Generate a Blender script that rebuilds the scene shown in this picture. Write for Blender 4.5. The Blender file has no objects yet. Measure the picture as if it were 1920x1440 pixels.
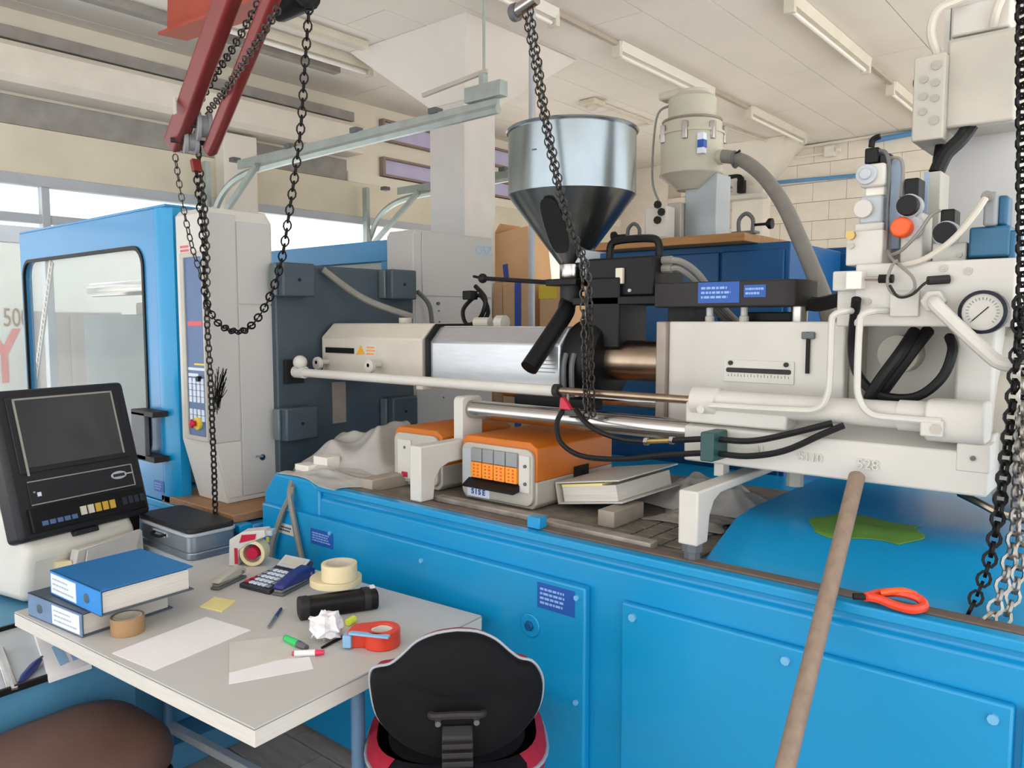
import bpy, bmesh, math, random
from mathutils import Matrix, Vector
random.seed(7)
scene = bpy.context.scene
C = scene.collection

# ------------------------------------------------------------------ camera
cam_data = bpy.data.cameras.new('camera')
cam_data.sensor_fit = 'HORIZONTAL'
cam_data.sensor_width = 36.0
cam_data.lens = 36.0 * 1470.0 / 1920.0
cam_data.clip_start = 0.05
cam = bpy.data.objects.new('camera', cam_data)
C.objects.link(cam)
cam.location = (0, 0, 1.65)
cam.rotation_euler = (math.radians(90) - math.atan(120 / 1470.0), 0, math.radians(40))
scene.camera = cam

# ------------------------------------------------------------------ daylight
world = bpy.data.worlds.new('overcast_sky')
scene.world = world
world.use_nodes = True
bg = world.node_tree.nodes['Background']
bg.inputs['Color'].default_value = (0.95, 0.975, 1.0, 1)
bg.inputs['Strength'].default_value = 1.2
sun_data = bpy.data.lights.new('sun', 'SUN')
sun_data.energy = 5.5
sun_data.angle = math.radians(0.6)
sun_data.color = (1.0, 0.98, 0.95)
sun = bpy.data.objects.new('sun', sun_data)
C.objects.link(sun)
sun.location = (0, 12, 20)
sun.rotation_euler = (math.radians(-32), 0, 0)      # stands behind the hall: lights the yard, not the room

scene.view_settings.view_transform = 'Standard'
scene.view_settings.look = 'None'
scene.view_settings.gamma = 1.0
scene.view_settings.use_curve_mapping = False
scene.view_settings.exposure = 0.9

# ------------------------------------------------------------------ materials
def lin(h):
    h = h.lstrip('#')
    r = []
    for i in (0, 2, 4):
        c = int(h[i:i + 2], 16) / 255.0
        r.append(c / 12.92 if c <= 0.04045 else ((c + 0.055) / 1.055) ** 2.4)
    return r

MATS = {}
def mat(name, col, rough=0.5, metal=0.0, var=0.06, scale=6.0, bump=0.0, bscale=60.0, col2=None, emit=None, glass=None, aniso=0.0, spec=0.5, coat=0.0, stretch=None):
    m = bpy.data.materials.new(name)
    m.use_nodes = True
    nt = m.node_tree
    b = nt.nodes['Principled BSDF']
    c = lin(col)
    tc = nt.nodes.new('ShaderNodeTexCoord')
    n = nt.nodes.new('ShaderNodeTexNoise')
    n.inputs['Scale'].default_value = scale
    n.inputs['Detail'].default_value = 5
    vec = tc.outputs['Object']
    if stretch:
        mp = nt.nodes.new('ShaderNodeMapping')
        mp.inputs['Scale'].default_value = stretch
        nt.links.new(vec, mp.inputs['Vector'])
        vec = mp.outputs['Vector']
    nt.links.new(vec, n.inputs['Vector'])
    r = nt.nodes.new('ShaderNodeValToRGB')
    r.color_ramp.elements[0].position = 0.3
    r.color_ramp.elements[1].position = 0.7
    if col2:
        d = lin(col2)
        r.color_ramp.elements[0].color = (*c, 1)
        r.color_ramp.elements[1].color = (*d, 1)
    else:
        r.color_ramp.elements[0].color = (*[x * (1 - var) for x in c], 1)
        r.color_ramp.elements[1].color = (*[min(1, x * (1 + var)) for x in c], 1)
    nt.links.new(n.outputs['Fac'], r.inputs['Fac'])
    nt.links.new(r.outputs['Color'], b.inputs['Base Color'])
    b.inputs['Roughness'].default_value = rough
    b.inputs['Metallic'].default_value = metal
    b.inputs['Specular IOR Level'].default_value = spec
    if coat:
        b.inputs['Coat Weight'].default_value = coat
        b.inputs['Coat Roughness'].default_value = 0.12
    if aniso:
        b.inputs['Anisotropic'].default_value = aniso
    if bump:
        n2 = nt.nodes.new('ShaderNodeTexNoise')
        n2.inputs['Scale'].default_value = bscale
        nt.links.new(tc.outputs['Object'], n2.inputs['Vector'])
        bp = nt.nodes.new('ShaderNodeBump')
        bp.inputs['Strength'].default_value = bump
        bp.inputs['Distance'].default_value = 0.004
        nt.links.new(n2.outputs['Fac'], bp.inputs['Height'])
        nt.links.new(bp.outputs['Normal'], b.inputs['Normal'])
    if glass is not None:
        b.inputs['Transmission Weight'].default_value = glass
        b.inputs['IOR'].default_value = 1.45
    if emit:
        b.inputs['Emission Color'].default_value = (*c, 1)
        b.inputs['Emission Strength'].default_value = emit
    MATS[name] = m
    return m

mat('ceiling', 'ece7df', 0.9, var=0.05, scale=1.2, bump=0.08, bscale=40)
mat('ceiling_gap', '8d8478', 0.95)
mat('wall_cream', 'e6dfcf', 0.9, var=0.04, scale=2)
mat('wall_white', 'e8e2d6', 0.9, var=0.04, scale=2)
mat('block', 'ece3d3', 0.9, var=0.05, scale=8, bump=0.15, bscale=50)
mat('joint', 'cdc0ac', 0.95)
mat('beam', 'e6dfd2', 0.8, var=0.05)
mat('beam_grey', '9a9690', 0.7, var=0.15, scale=8)
mat('fascia', 'ddd5c0', 0.85, var=0.06, scale=3)
mat('col', 'd8d4cf', 0.85, var=0.04)
mat('tile', 'b3a08e', 0.5, var=0.18, scale=5, stretch=(1, 6, 1))
mat('tile_joint', 'a8947f', 0.8)
mat('floor_blue', '4a86a8', 0.55, var=0.12, scale=4)
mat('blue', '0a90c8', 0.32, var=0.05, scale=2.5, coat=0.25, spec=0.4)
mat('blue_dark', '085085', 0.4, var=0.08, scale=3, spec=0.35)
mat('blue_light', '6fb4dd', 0.35, var=0.05, scale=2.5, coat=0.2)
mat('blue_mid', '3088c0', 0.35, var=0.08, scale=2, coat=0.2)
mat('sticker', '1553ab', 0.45)
mat('sticker_pale', '8fb0e4', 0.45)
mat('white', 'cbc8c1', 0.45, var=0.05, scale=5, spec=0.4)
mat('cover', 'bebdbb', 0.5, var=0.03, scale=2)
mat('cover_hi', 'cdc9c2', 0.5, var=0.04, scale=2)
mat('beige', 'c9c2b5', 0.5, var=0.06, scale=6)
mat('offgrey', 'b6b1a6', 0.5, var=0.08, scale=6)
mat('flange', '9a8f84', 0.5, 0.3, var=0.1, scale=12)
mat('platen', '45525c', 0.5, 0.2, var=0.15, scale=4)
mat('platen_lt', '6b7678', 0.5, 0.2, var=0.12, scale=6)
mat('silver', 'c9cdd2', 0.38, 0.75, var=0.05, scale=10, stretch=(1, 1, 8))
mat('silver_top', 'a7a29a', 0.5, 0.4, var=0.05)
mat('steel', 'b9b6b2', 0.22, 1.0, var=0.08, scale=8)
mat('steel_brown', 'a28f7c', 0.3, 1.0, var=0.2, scale=9)
mat('galv', '98a2a7', 0.24, 1.0, var=0.06, scale=7)
mat('galv_rail', 'a9b4b1', 0.45, 0.5, var=0.1, scale=12)
mat('alu', 'a7b0b8', 0.38, 0.85, var=0.08, scale=10)
mat('chainsteel', '45423f', 0.4, 0.85, var=0.3, scale=30)
mat('chaindark', '121011', 0.45, 0.6, var=0.3, scale=30)
mat('chainbright', '9a9690', 0.35, 0.9, var=0.3, scale=30)
mat('black', '0b0b0d', 0.5, var=0.2, scale=10, spec=0.3)
mat('blackgrey', '2b2929', 0.55, spec=0.3, var=0.15, scale=8)
mat('rubber', '0d0d0f', 0.55, spec=0.35, var=0.15, scale=12)
mat('dark', '0c0c0d', 0.8)
mat('greyhose', '85827c', 0.6, var=0.08, scale=20)
mat('greyplastic', '8c8f92', 0.5, var=0.06)
mat('greydark', '5d6063', 0.5, var=0.1)
mat('palegrey', 'b4bac0', 0.5, var=0.06)
mat('bluegrey', '9db0c6', 0.45, var=0.06)
mat('petrol', '1f5d80', 0.4, var=0.08, scale=10)
mat('orange', 'c46a14', 0.45, var=0.08, scale=5)
mat('orange_lt', 'f2942a', 0.4, var=0.05)
mat('orange_cap', 'ee5a1e', 0.45, var=0.05)
mat('red_arm', '76211f', 0.45, var=0.08, scale=4)
mat('red_box', 'a9432f', 0.5, var=0.08, scale=4)
mat('red', 'a00f2e', 0.8, var=0.1, scale=60)
mat('red_plastic', 'e0442a', 0.35, var=0.05)
mat('pink', 'e0305a', 0.4)
mat('crimson', 'b8163a', 0.4)
mat('wood', 'a87a48', 0.6, var=0.2, scale=4, stretch=(1, 12, 12), bump=0.1)
mat('wood_plank', '9a7250', 0.65, var=0.18, scale=5, stretch=(10, 1, 10))
mat('wood_block', '9d9386', 0.7, var=0.12, scale=14)
mat('pole', '8a7666', 0.6, var=0.15, scale=14, stretch=(4, 4, 0.6))
mat('desk_top', 'c3c0bb', 0.45, var=0.03, scale=3)
mat('desk_edge', 'd6d2ca', 0.5, var=0.05, scale=8, stretch=(2, 2, 20))
mat('desk_leg', '5f83a5', 0.35, 0.2, var=0.06)
mat('paper', 'ece9ea', 0.8, var=0.02)
mat('paper_edge', 'd5cfc6', 0.85, var=0.12, scale=3, stretch=(1, 1, 90))
mat('paper_grey', 'cfcac3', 0.75, var=0.05, scale=9)
mat('sticky', 'f1e39a', 0.8)
mat('binder_blue', '2a88d6', 0.45, var=0.05)
mat('binder_blue_top', '1a6fae', 0.45, var=0.06)
mat('binder_grey', '6d86a6', 0.5, var=0.1, scale=25)
mat('binder_top', '4b5560', 0.5, var=0.1)
mat('label_white', 'dfe6f2', 0.7, var=0.02)
mat('print', 'a9b3c2', 0.8)
mat('ink', '2a3550', 0.7)
mat('tape_brown', 'a5825c', 0.35, var=0.08, scale=6)
mat('tape_cream', 'e3d2a8', 0.4, var=0.08, scale=6)
mat('tape_core', 'd8cdbd', 0.8)
mat('seat_black', '0e0d12', 0.9, spec=0.2, var=0.15, scale=70, bump=0.2, bscale=300)
mat('shell_black', '0d0d11', 0.75, spec=0.2, var=0.12, scale=12)
mat('piping', '9fa3aa', 0.4)
mat('leather', '5c4238', 0.6, var=0.18, scale=6, bump=0.1, bscale=80)
mat('screen', '3d3e40', 0.2, var=0.05, scale=3)
mat('screen_line', '9b978f', 0.5)
mat('bezel', '232327', 0.5, spec=0.35, var=0.08)
mat('key_yellow', 'cfa63c', 0.5)
mat('key_dark', '242a33', 0.5)
mat('terminal', 'd9d5cb', 0.5, var=0.05)
mat('cardboard', 'dcb083', 0.85, var=0.07, scale=4)
mat('cardboard_in', 'a9794f', 0.85, var=0.08)
mat('tape_blue', '3c52a8', 0.4)
mat('yellow', 'e6c93a', 0.6)
mat('amber', 'e0a020', 0.5)
mat('grime', '6d655c', 0.75, var=0.35, scale=14, bump=0.3, bscale=60)
mat('grime_lt', '9a928a', 0.6, 0.3, var=0.3, scale=16, bump=0.2)
mat('rail', '6a5d55', 0.6, var=0.2, scale=12)
mat('cloth', '8d857c', 0.95, var=0.2, scale=20, bump=0.3)
mat('green', '5f8a35', 0.85, var=0.2, scale=12)
mat('greenplastic', '1f4a49', 0.45, var=0.1)
mat('brightgreen', '2fce6a', 0.4)
mat('brass', 'b59a5c', 0.35, 0.8)
mat('duct', 'b3a797', 0.7)
mat('lamp', 'e4e0d6', 0.5, var=0.03)
mat('lamp_old', 'd8d1c0', 0.5, var=0.06)
mat('tube', 'f1efe8', 0.25, var=0.02)
mat('pipe_blue', '5d93c4', 0.4)
mat('loader', 'b9b5a4', 0.45, var=0.1, scale=6)
mat('loader_stand', 'a3abaf', 0.4, 0.4, var=0.08)
mat('keys_blue', '506a94', 0.5, var=0.06)
mat('keys_white', 'd7e0ee', 0.5)
mat('redprint', 'd4606e', 0.7)
mat('pale_red', 'b98480', 0.8)
mat('pale_brown', '8d8070', 0.8)
mat('container', '6b6663', 0.8, var=0.12, scale=2)
mat('knock', 'a5a197', 0.6)
mat('outside', 'b9bfba', 0.9, var=0.03)
mat('yard', 'd0cfcd', 0.95, var=0.06, scale=0.8)
mat('outside_dark', '9aa0a8', 0.8)
mat('purple_sky', 'c3bede', 0.8, var=0.05)
mat('brown_frame', '8f7d72', 0.7, var=0.1)
mat('gauge_rim', '10142a', 0.4)
mat('navy', '1c2f7a', 0.35, var=0.1)
mat('film', 'b9b4ad', 0.35, var=0.2, scale=12, bump=0.6, bscale=25)
mat('lime', 'e6ee42', 0.5)
mat('skyblue', '8dbce0', 0.35)
mat('clear', 'dfe6ea', 0.1, glass=0.6)

def clear_glass(name, tint, alpha, rough=0.03):
    m = bpy.data.materials.new(name); m.use_nodes = True
    nt = m.node_tree; b = nt.nodes['Principled BSDF']
    n = nt.nodes.new('ShaderNodeTexNoise'); n.inputs['Scale'].default_value = 3.0
    mr = nt.nodes.new('ShaderNodeMapRange')
    mr.inputs['To Min'].default_value = alpha * 0.8
    mr.inputs['To Max'].default_value = alpha * 1.2
    nt.links.new(n.outputs['Fac'], mr.inputs['Value'])
    nt.links.new(mr.outputs['Result'], b.inputs['Alpha'])
    b.inputs['Base Color'].default_value = (*lin(tint), 1)
    b.inputs['Roughness'].default_value = rough
    MATS[name] = m
clear_glass('window_glass', 'e8eef2', 0.06)
clear_glass('door_glass', 'c9d2cf', 0.16, 0.05)
clear_glass('plastic_film', 'd2cec8', 0.6, 0.25)
clear_glass('sleeve', 'e4e2e0', 0.5, 0.15)

# ------------------------------------------------------------------ mesh helpers
def V(*a): return Vector(a)
def frame(d):
    d = Vector(d).normalized()
    u = Vector((0, 0, 1)) if abs(d.z) < 0.95 else Vector((1, 0, 0))
    a = d.cross(u).normalized()
    return a, d.cross(a).normalized()

def smooth_path(pts, n=6):
    pts = [Vector(p) for p in pts]
    if len(pts) < 3: return pts
    out = []
    for i in range(len(pts) - 1):
        p0 = pts[max(i - 1, 0)]; p1 = pts[i]; p2 = pts[i + 1]; p3 = pts[min(i + 2, len(pts) - 1)]
        for k in range(n):
            t = k / n
            out.append(0.5 * ((2 * p1) + (p2 - p0) * t + (2 * p0 - 5 * p1 + 4 * p2 - p3) * t * t + (3 * p1 - p0 - 3 * p2 + p3) * t ** 3))
    out.append(pts[-1])
    return out

def rr(x0, x1, z0, z1, r, n=4):
    out = []
    for cx, cz, a in ((x1 - r, z1 - r, 0), (x0 + r, z1 - r, 90), (x0 + r, z0 + r, 180), (x1 - r, z0 + r, 270)):
        for k in range(n + 1):
            t = math.radians(a + 90 * k / n)
            out.append((cx + r * math.cos(t), cz + r * math.sin(t)))
    return out

class MB:
    def __init__(self): self.v = []; self.f = []
    def add(self, v, f):
        o = len(self.v); self.v += [tuple(p) for p in v]; self.f += [tuple(i + o for i in q) for q in f]; return self
    def hexa(self, p):
        return self.add(p, [(0, 3, 2, 1), (4, 5, 6, 7), (0, 1, 5, 4), (1, 2, 6, 5), (2, 3, 7, 6), (3, 0, 4, 7)])
    def box(self, x0, x1, y0, y1, z0, z1):
        return self.hexa([(x0, y0, z0), (x1, y0, z0), (x1, y1, z0), (x0, y1, z0), (x0, y0, z1), (x1, y0, z1), (x1, y1, z1), (x0, y1, z1)])
    def bar(self, a, b, w, h, up=(0, 0, 1)):
        a = Vector(a); b = Vector(b); d = (b - a).normalized()
        s = d.cross(Vector(up)).normalized(); u = s.cross(d).normalized()
        q = []
        for p in (a, b):
            q += [p - s * w / 2 - u * h / 2, p + s * w / 2 - u * h / 2, p + s * w / 2 + u * h / 2, p - s * w / 2 + u * h / 2]
        return self.hexa(q)
    def cyl(self, a, b, r, r1=None, n=16, cap=True):
        r1 = r if r1 is None else r1
        a = Vector(a); b = Vector(b); s, u = frame(b - a); v = []
        for p, rad in ((a, r), (b, r1)):
            for k in range(n):
                t = 2 * math.pi * k / n
                v.append(p + s * rad * math.cos(t) + u * rad * math.sin(t))
        f = [(k, (k + 1) % n, n + (k + 1) % n, n + k) for k in range(n)]
        if cap: f += [tuple(range(n))[::-1], tuple(range(n, 2 * n))]
        return self.add(v, f)
    def tube(self, pts, r, n=8, sm=6, cap=True):
        pts = smooth_path(pts, sm) if sm else [Vector(p) for p in pts]
        rs = r if isinstance(r, (list, tuple)) else [r] * len(pts)
        v = []; prev = None
        for i, p in enumerate(pts):
            d = (pts[min(i + 1, len(pts) - 1)] - pts[max(i - 1, 0)])
            if d.length < 1e-9: d = Vector((0, 0, 1))
            d.normalize()
            if prev is None: s, u = frame(d)
            else:
                s = (prev - d * prev.dot(d))
                s = s.normalized() if s.length > 1e-6 else frame(d)[0]
                u = d.cross(s)
            prev = s
            for k in range(n):
                t = 2 * math.pi * k / n
                v.append(p + s * rs[i] * math.cos(t) + u * rs[i] * math.sin(t))
        f = []
        for i in range(len(pts) - 1):
            for k in range(n):
                f.append((i * n + k, i * n + (k + 1) % n, (i + 1) * n + (k + 1) % n, (i + 1) * n + k))
        if cap: f += [tuple(range(n))[::-1], tuple(range((len(pts) - 1) * n, len(pts) * n))]
        return self.add(v, f)
    def lathe(self, prof, c=(0, 0, 0), n=32, axis='z', close=False):
        v = []
        for r, h in prof:
            for k in range(n):
                t = 2 * math.pi * k / n
                a, b = r * math.cos(t), r * math.sin(t)
                q = {'z': (a, b, h), 'x': (h, a, b), 'y': (a, h, b)}[axis]
                v.append((c[0] + q[0], c[1] + q[1], c[2] + q[2]))
        m = len(prof); f = []
        for i in range(m - 1 if not close else m):
            j = (i + 1) % m
            for k in range(n):
                f.append((i * n + k, i * n + (k + 1) % n, j * n + (k + 1) % n, j * n + k))
        if not close:
            if prof[0][0] > 1e-6: f.append(tuple(range(n))[::-1])
            if prof[-1][0] > 1e-6: f.append(tuple(range((m - 1) * n, m * n)))
        return self.add(v, f)
    def prism(self, poly, axis, a0, a1):
        n = len(poly); v = []
        for a in (a0, a1):
            for p, q in poly:
                v.append({'x': (a, p, q), 'y': (p, a, q), 'z': (p, q, a)}[axis])
        f = [(k, (k + 1) % n, n + (k + 1) % n, n + k) for k in range(n)] + [tuple(range(n))[::-1], tuple(range(n, 2 * n))]
        return self.add(v, f)
    def ring(self, outer, inner, axis, a0, a1):
        n = len(outer); v = []
        mk = lambda p, a: {'x': (a, p[0], p[1]), 'y': (p[0], a, p[1]), 'z': (p[0], p[1], a)}[axis]
        for a in (a0, a1):
            v += [mk(p, a) for p in outer]; v += [mk(p, a) for p in inner]
        f = []
        for k in range(n):
            j = (k + 1) % n
            f += [(k, j, n + j, n + k), (2 * n + k, 3 * n + k, 3 * n + j, 2 * n + j), (k, 2 * n + k, 2 * n + j, j), (n + k, n + j, 3 * n + j, 3 * n + k)]
        return self.add(v, f)
    def torus(self, c, axis, R, r, n=24, m=8):
        return self.lathe([(R + r * math.cos(2 * math.pi * k / m), r * math.sin(2 * math.pi * k / m)) for k in range(m)], c, n, axis, close=True)
    def ball(self, c, r, n=12, m=8, s=(1, 1, 1)):
        v = []; f = []
        for i in range(1, m):
            a = math.pi * i / m
            for k in range(n):
                t = 2 * math.pi * k / n
                v.append((c[0] + r * s[0] * math.sin(a) * math.cos(t), c[1] + r * s[1] * math.sin(a) * math.sin(t), c[2] + r * s[2] * math.cos(a)))
        v += [(c[0], c[1], c[2] + r * s[2]), (c[0], c[1], c[2] - r * s[2])]
        for i in range(m - 2):
            for k in range(n): f.append((i * n + k, i * n + (k + 1) % n, (i + 1) * n + (k + 1) % n, (i + 1) * n + k))
        t_, b_ = (m - 1) * n, (m - 1) * n + 1
        for k in range(n):
            f.append((t_, k, (k + 1) % n)); f.append((b_, (m - 2) * n + (k + 1) % n, (m - 2) * n + k))
        return self.add(v, f)
    def xf(self, M):
        self.v = [tuple(M @ Vector(p)) for p in self.v]; return self
    def mesh(self, name, m, smooth=35):
        me = bpy.data.meshes.new(name)
        me.from_pydata(self.v, [], self.f)
        b = bmesh.new(); b.from_mesh(me)
        bmesh.ops.recalc_face_normals(b, faces=b.faces)
        b.to_mesh(me); b.free()
        if smooth:
            for p in me.polygons: p.use_smooth = True
            me.set_sharp_from_angle(angle=math.radians(smooth))
        me.materials.append(MATS[m])
        return me
    def build(self, name, m, parent=None, bevel=0, smooth=35, seg=2):
        if parent is None:          # a top-level mesh keeps its origin at its own base
            xs = [p[0] for p in self.v]; ys = [p[1] for p in self.v]; zs = [p[2] for p in self.v]
            o = Vector(((min(xs) + max(xs)) / 2, (min(ys) + max(ys)) / 2, min(zs)))
            self.v = [tuple(Vector(p) - o) for p in self.v]
        ob = bpy.data.objects.new(name, self.mesh(name, m, smooth))
        C.objects.link(ob)
        if parent is None: ob.location = o; ORIG[ob.name] = o
        else: attach(ob, parent)
        if bevel:
            md = ob.modifiers.new('bevel', 'BEVEL'); md.width = bevel; md.segments = seg
            md.limit_method = 'ANGLE'; md.angle_limit = math.radians(40)
        return ob

ORIG = {}       # things whose parts are given in world coordinates: where their origin stands
def attach(ob, parent):
    ob.parent = parent
    if parent.name in ORIG:
        ob.matrix_parent_inverse = Matrix.Translation(-Vector(ORIG[parent.name]))
def tag(o, label, cat, group=None, kind=None):
    o['label'] = label; o['category'] = cat
    if group: o['group'] = group
    if kind: o['kind'] = kind
    return o
def thing(name, label, cat, loc, rz=None, group=None, rot=None):
    o = bpy.data.objects.new(name, None); C.objects.link(o)
    o.empty_display_size = 0.05
    o.location = loc
    if rot is not None: o.rotation_euler = rot
    elif rz is not None: o.rotation_euler = (0, 0, rz)
    else: ORIG[o.name] = Vector(loc)
    return tag(o, label, cat, group)
def struct(o, label=None):
    o['kind'] = 'structure'
    if label: o['label'] = label
    return o
def dup(root, loc, rz=None, label=None):
    r = root.copy(); C.objects.link(r); r.location = loc
    if rz is not None: r.rotation_euler = (0, 0, rz)
    if label: r['label'] = label
    for ch in list(root.children):
        c = ch.copy(); C.objects.link(c); c.parent = r
        for g in list(ch.children):
            d = g.copy(); C.objects.link(d); d.parent = c
    return r
def text(s, size, m, parent, loc, rot, depth=0.0006, name='lettering', align='CENTER', bold=0.0, sx=1.0):
    cu = bpy.data.curves.new('text', 'FONT')
    cu.body = s; cu.size = size; cu.extrude = depth; cu.offset = bold
    cu.align_x = align; cu.align_y = 'CENTER'
    tmp = bpy.data.objects.new('text', cu)
    me = bpy.data.meshes.new_from_object(tmp)
    bpy.data.objects.remove(tmp)
    M = Matrix.Translation(loc) @ rot @ Matrix.Diagonal((sx, 1, 1, 1))
    me.transform(M)
    me.materials.clear(); me.materials.append(MATS[m])
    ob = bpy.data.objects.new(name, me); C.objects.link(ob)
    if parent: attach(ob, parent)
    return ob
ROT_FRONT = Matrix.Rotation(math.radians(90), 4, 'X')                       # reads on a face that looks to -y
ROT_RIGHT = Matrix.Rotation(math.radians(90), 4, 'Z') @ ROT_FRONT           # reads on a face that looks to +x

def text_lines(mb, x0, x1, z0, z1, y, rows, seed=1, h=0.5):
    """small print: rows of little raised word bars on a face that looks to -y"""
    rnd = random.Random(seed)
    dz = (z1 - z0) / rows
    for r in range(rows):
        zc = z1 - dz * (r + 0.5); x = x0; xe = x0 + (x1 - x0) * rnd.uniform(0.7, 1.0)
        while x < xe:
            w = min(rnd.uniform(0.05, 0.16) * (x1 - x0), xe - x)
            mb.box(x, x + w, y - 0.0008, y, zc - dz * h / 2, zc + dz * h / 2)
            x += w + 0.03 * (x1 - x0)
    return mb

# chains: every link an object of its own
LINKS = {}
def link_mesh(L, w, r, m):
    key = (L, w, r, m)
    if key not in LINKS:
        pts = []
        h = L / 2 - w / 2
        for k in range(4): pts.append((w / 2 * math.cos(math.pi * k / 3), 0, h + w / 2 * math.sin(math.pi * k / 3)))
        for k in range(4): pts.append((w / 2 * math.cos(math.pi + math.pi * k / 3), 0, -h + w / 2 * math.sin(math.pi + math.pi * k / 3)))
        b = MB(); v = []; n = len(pts); s = 4
        for i, p in enumerate(pts):
            a = Vector(pts[i - 1]); c = Vector(pts[(i + 1) % n]); d = (c - a).normalized()
            u = d.cross(Vector((0, 1, 0))).normalized()
            for k in range(s):
                t = 2 * math.pi * k / s + math.pi / 4
                v.append(Vector(p) + u * r * math.cos(t) + Vector((0, 1, 0)) * r * math.sin(t))
        f = [(i * s + k, i * s + (k + 1) % s, ((i + 1) % n) * s + (k + 1) % s, ((i + 1) % n) * s + k) for i in range(n) for k in range(s)]
        b.add(v, f)
        LINKS[key] = b.mesh('chain_link', m, 80)
    return LINKS[key]
def chain(name, label, pts, L, w, r, m, group=None, parent=None, twist=0.0, sm=8):
    pts = smooth_path(pts, sm) if sm else [Vector(p) for p in pts]
    me = link_mesh(L, w, r, m)
    pitch = L - 2.6 * r
    if parent is None:
        lo = min(pts, key=lambda p: p.z)
        root = thing(name, label, 'chain', lo, group=group)
    else:
        root = parent
    # resample
    seg = []; acc = 0.0; out = [pts[0]]
    i = 0; cur = pts[0].copy(); need = pitch
    while i < len(pts) - 1:
        d = pts[i + 1] - cur; l = d.length
        if l >= need:
            cur = cur + d * (need / l); out.append(cur.copy()); need = pitch
        else:
            need -= l; i += 1; cur = pts[i].copy()
    for k in range(len(out) - 1):
        a, b = out[k], out[k + 1]
        d = (b - a).normalized()
        q = d.to_track_quat('Z', 'Y')
        M = Matrix.Translation((a + b) / 2) @ q.to_matrix().to_4x4() @ Matrix.Rotation(math.radians(45 + 90 * (k % 2)) + twist, 4, 'Z')
        ob = bpy.data.objects.new('chain_link', me); C.objects.link(ob)
        attach(ob, root)
        ob.matrix_basis = M
    return root

# ================================================================== the setting
b = MB().box(-6.1, 2.4, -2.6, 9.5, -0.12, -0.012)
floor = struct(b.build('floor', 'tile_joint', smooth=0))
tile_me = None
for i in range(9):
    for j in range(10):
        x = -4.2 + 0.402 * i; y = 0.0 + 0.203 * j
        if x < -2.75 and False: continue
        tb = MB().box(-0.198, 0.198, -0.0985, 0.0985, -0.012, 0)
        if tile_me is None:
            tile_me = tb.mesh('floor_tile', 'tile', 0)
        o = bpy.data.objects.new('floor_tile', tile_me); C.objects.link(o); attach(o, floor)
        o.location = (x + 0.2 * (j % 2), y, 0)
# blue painted platform on which the machine's left end and the desk's left leg stand
b = MB().box(-5.7, -2.71, -0.6, 1.86, 0, 0.1)
struct(b.build('trim_1', 'floor_blue', bevel=0.004), 'blue painted steel platform on the floor')

CZ = 3.65
b = MB().box(-6.2, 2.4, -2.6, 9.5, CZ + 0.02, CZ + 0.2)
ceil = struct(b.build('ceiling', 'ceiling_gap', smooth=0))
for i in range(20):
    x0 = -6.1 + 0.42 * i
    n = 4
    for j in range(n):
        ya = -2.5 + 3.0 * j + (1.1 if i % 2 else 0) * (j > 0); yb = -2.5 + 3.0 * (j + 1) + (1.1 if i % 2 else 0) * (j < n - 1)
        yb = min(yb, 9.4)
        dz = random.uniform(0, 0.004)
        MB().box(x0, x0 + 0.413, ya + 0.003, yb - 0.003, CZ + dz, CZ + 0.02).build('ceiling_board', 'ceiling', ceil, smooth=0)

# ---- back wall of painted blocks
WY = 9.2
wall_back = struct(MB().box(-6.1, 2.5, WY + 0.03, WY + 0.3, 0, CZ).build('wall_back', 'joint', smooth=0))
bl = MB().box(-0.184, 0.184, 0, 0.03, -0.106, 0.106).mesh('block', 'block', 0)
row = 0
z = CZ - 0.11
while z > 1.8:
    x = -4.9 + (0.186 if row % 2 else 0)
    while x < 2.3:
        o = bpy.data.objects.new('block', bl); C.objects.link(o); attach(o, wall_back)
        o.location = (x, WY, z); x += 0.372
    z -= 0.217; row += 1
MB().box(-6.1, 2.5, WY, WY + 0.03, 0, 1.69).build('plaster_panel', 'block', wall_back, smooth=0)
MB().box(-6.1, -5.09, WY, WY + 0.03, 1.69, CZ).build('plaster_panel', 'block', wall_back, smooth=0)

# half column with flared head standing against the back wall
px0, px1 = -4.1, -3.72
hc = struct(MB().box(px0, px1, WY - 0.22, WY, 0, CZ - 0.4).build('trim_2', 'wall_white', smooth=0), 'painted half column on the back wall')
MB().hexa([(px0, WY - .22, CZ - .42), (px1, WY - .22, CZ - .42), (px1, WY, CZ - .42), (px0, WY, CZ - .42),
           (px0 - .4, WY - .62, CZ), (px1 + .4, WY - .62, CZ), (px1 + .4, WY, CZ), (px0 - .4, WY, CZ)]).build('capital', 'wall_white', hc, smooth=0)

# free-standing column with its mushroom head
cx0, cx1, cy0, cy1 = -4.37, -4.01, 4.24, 4.58
colo = struct(MB().box(cx0, cx1, cy0, cy1, 0, 3.24).build('trim_3', 'col', smooth=0, bevel=0.006), 'white painted square column with a flared head')
MB().hexa([(cx0, cy0, 3.24), (cx1, cy0, 3.24), (cx1, cy1, 3.24), (cx0, cy1, 3.24),
           (-4.83, 3.86, CZ), (-3.63, 3.86, CZ), (-3.63, 5.1, CZ), (-4.83, 5.1, CZ)]).build('capital', 'ceiling', colo, smooth=0)

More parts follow.
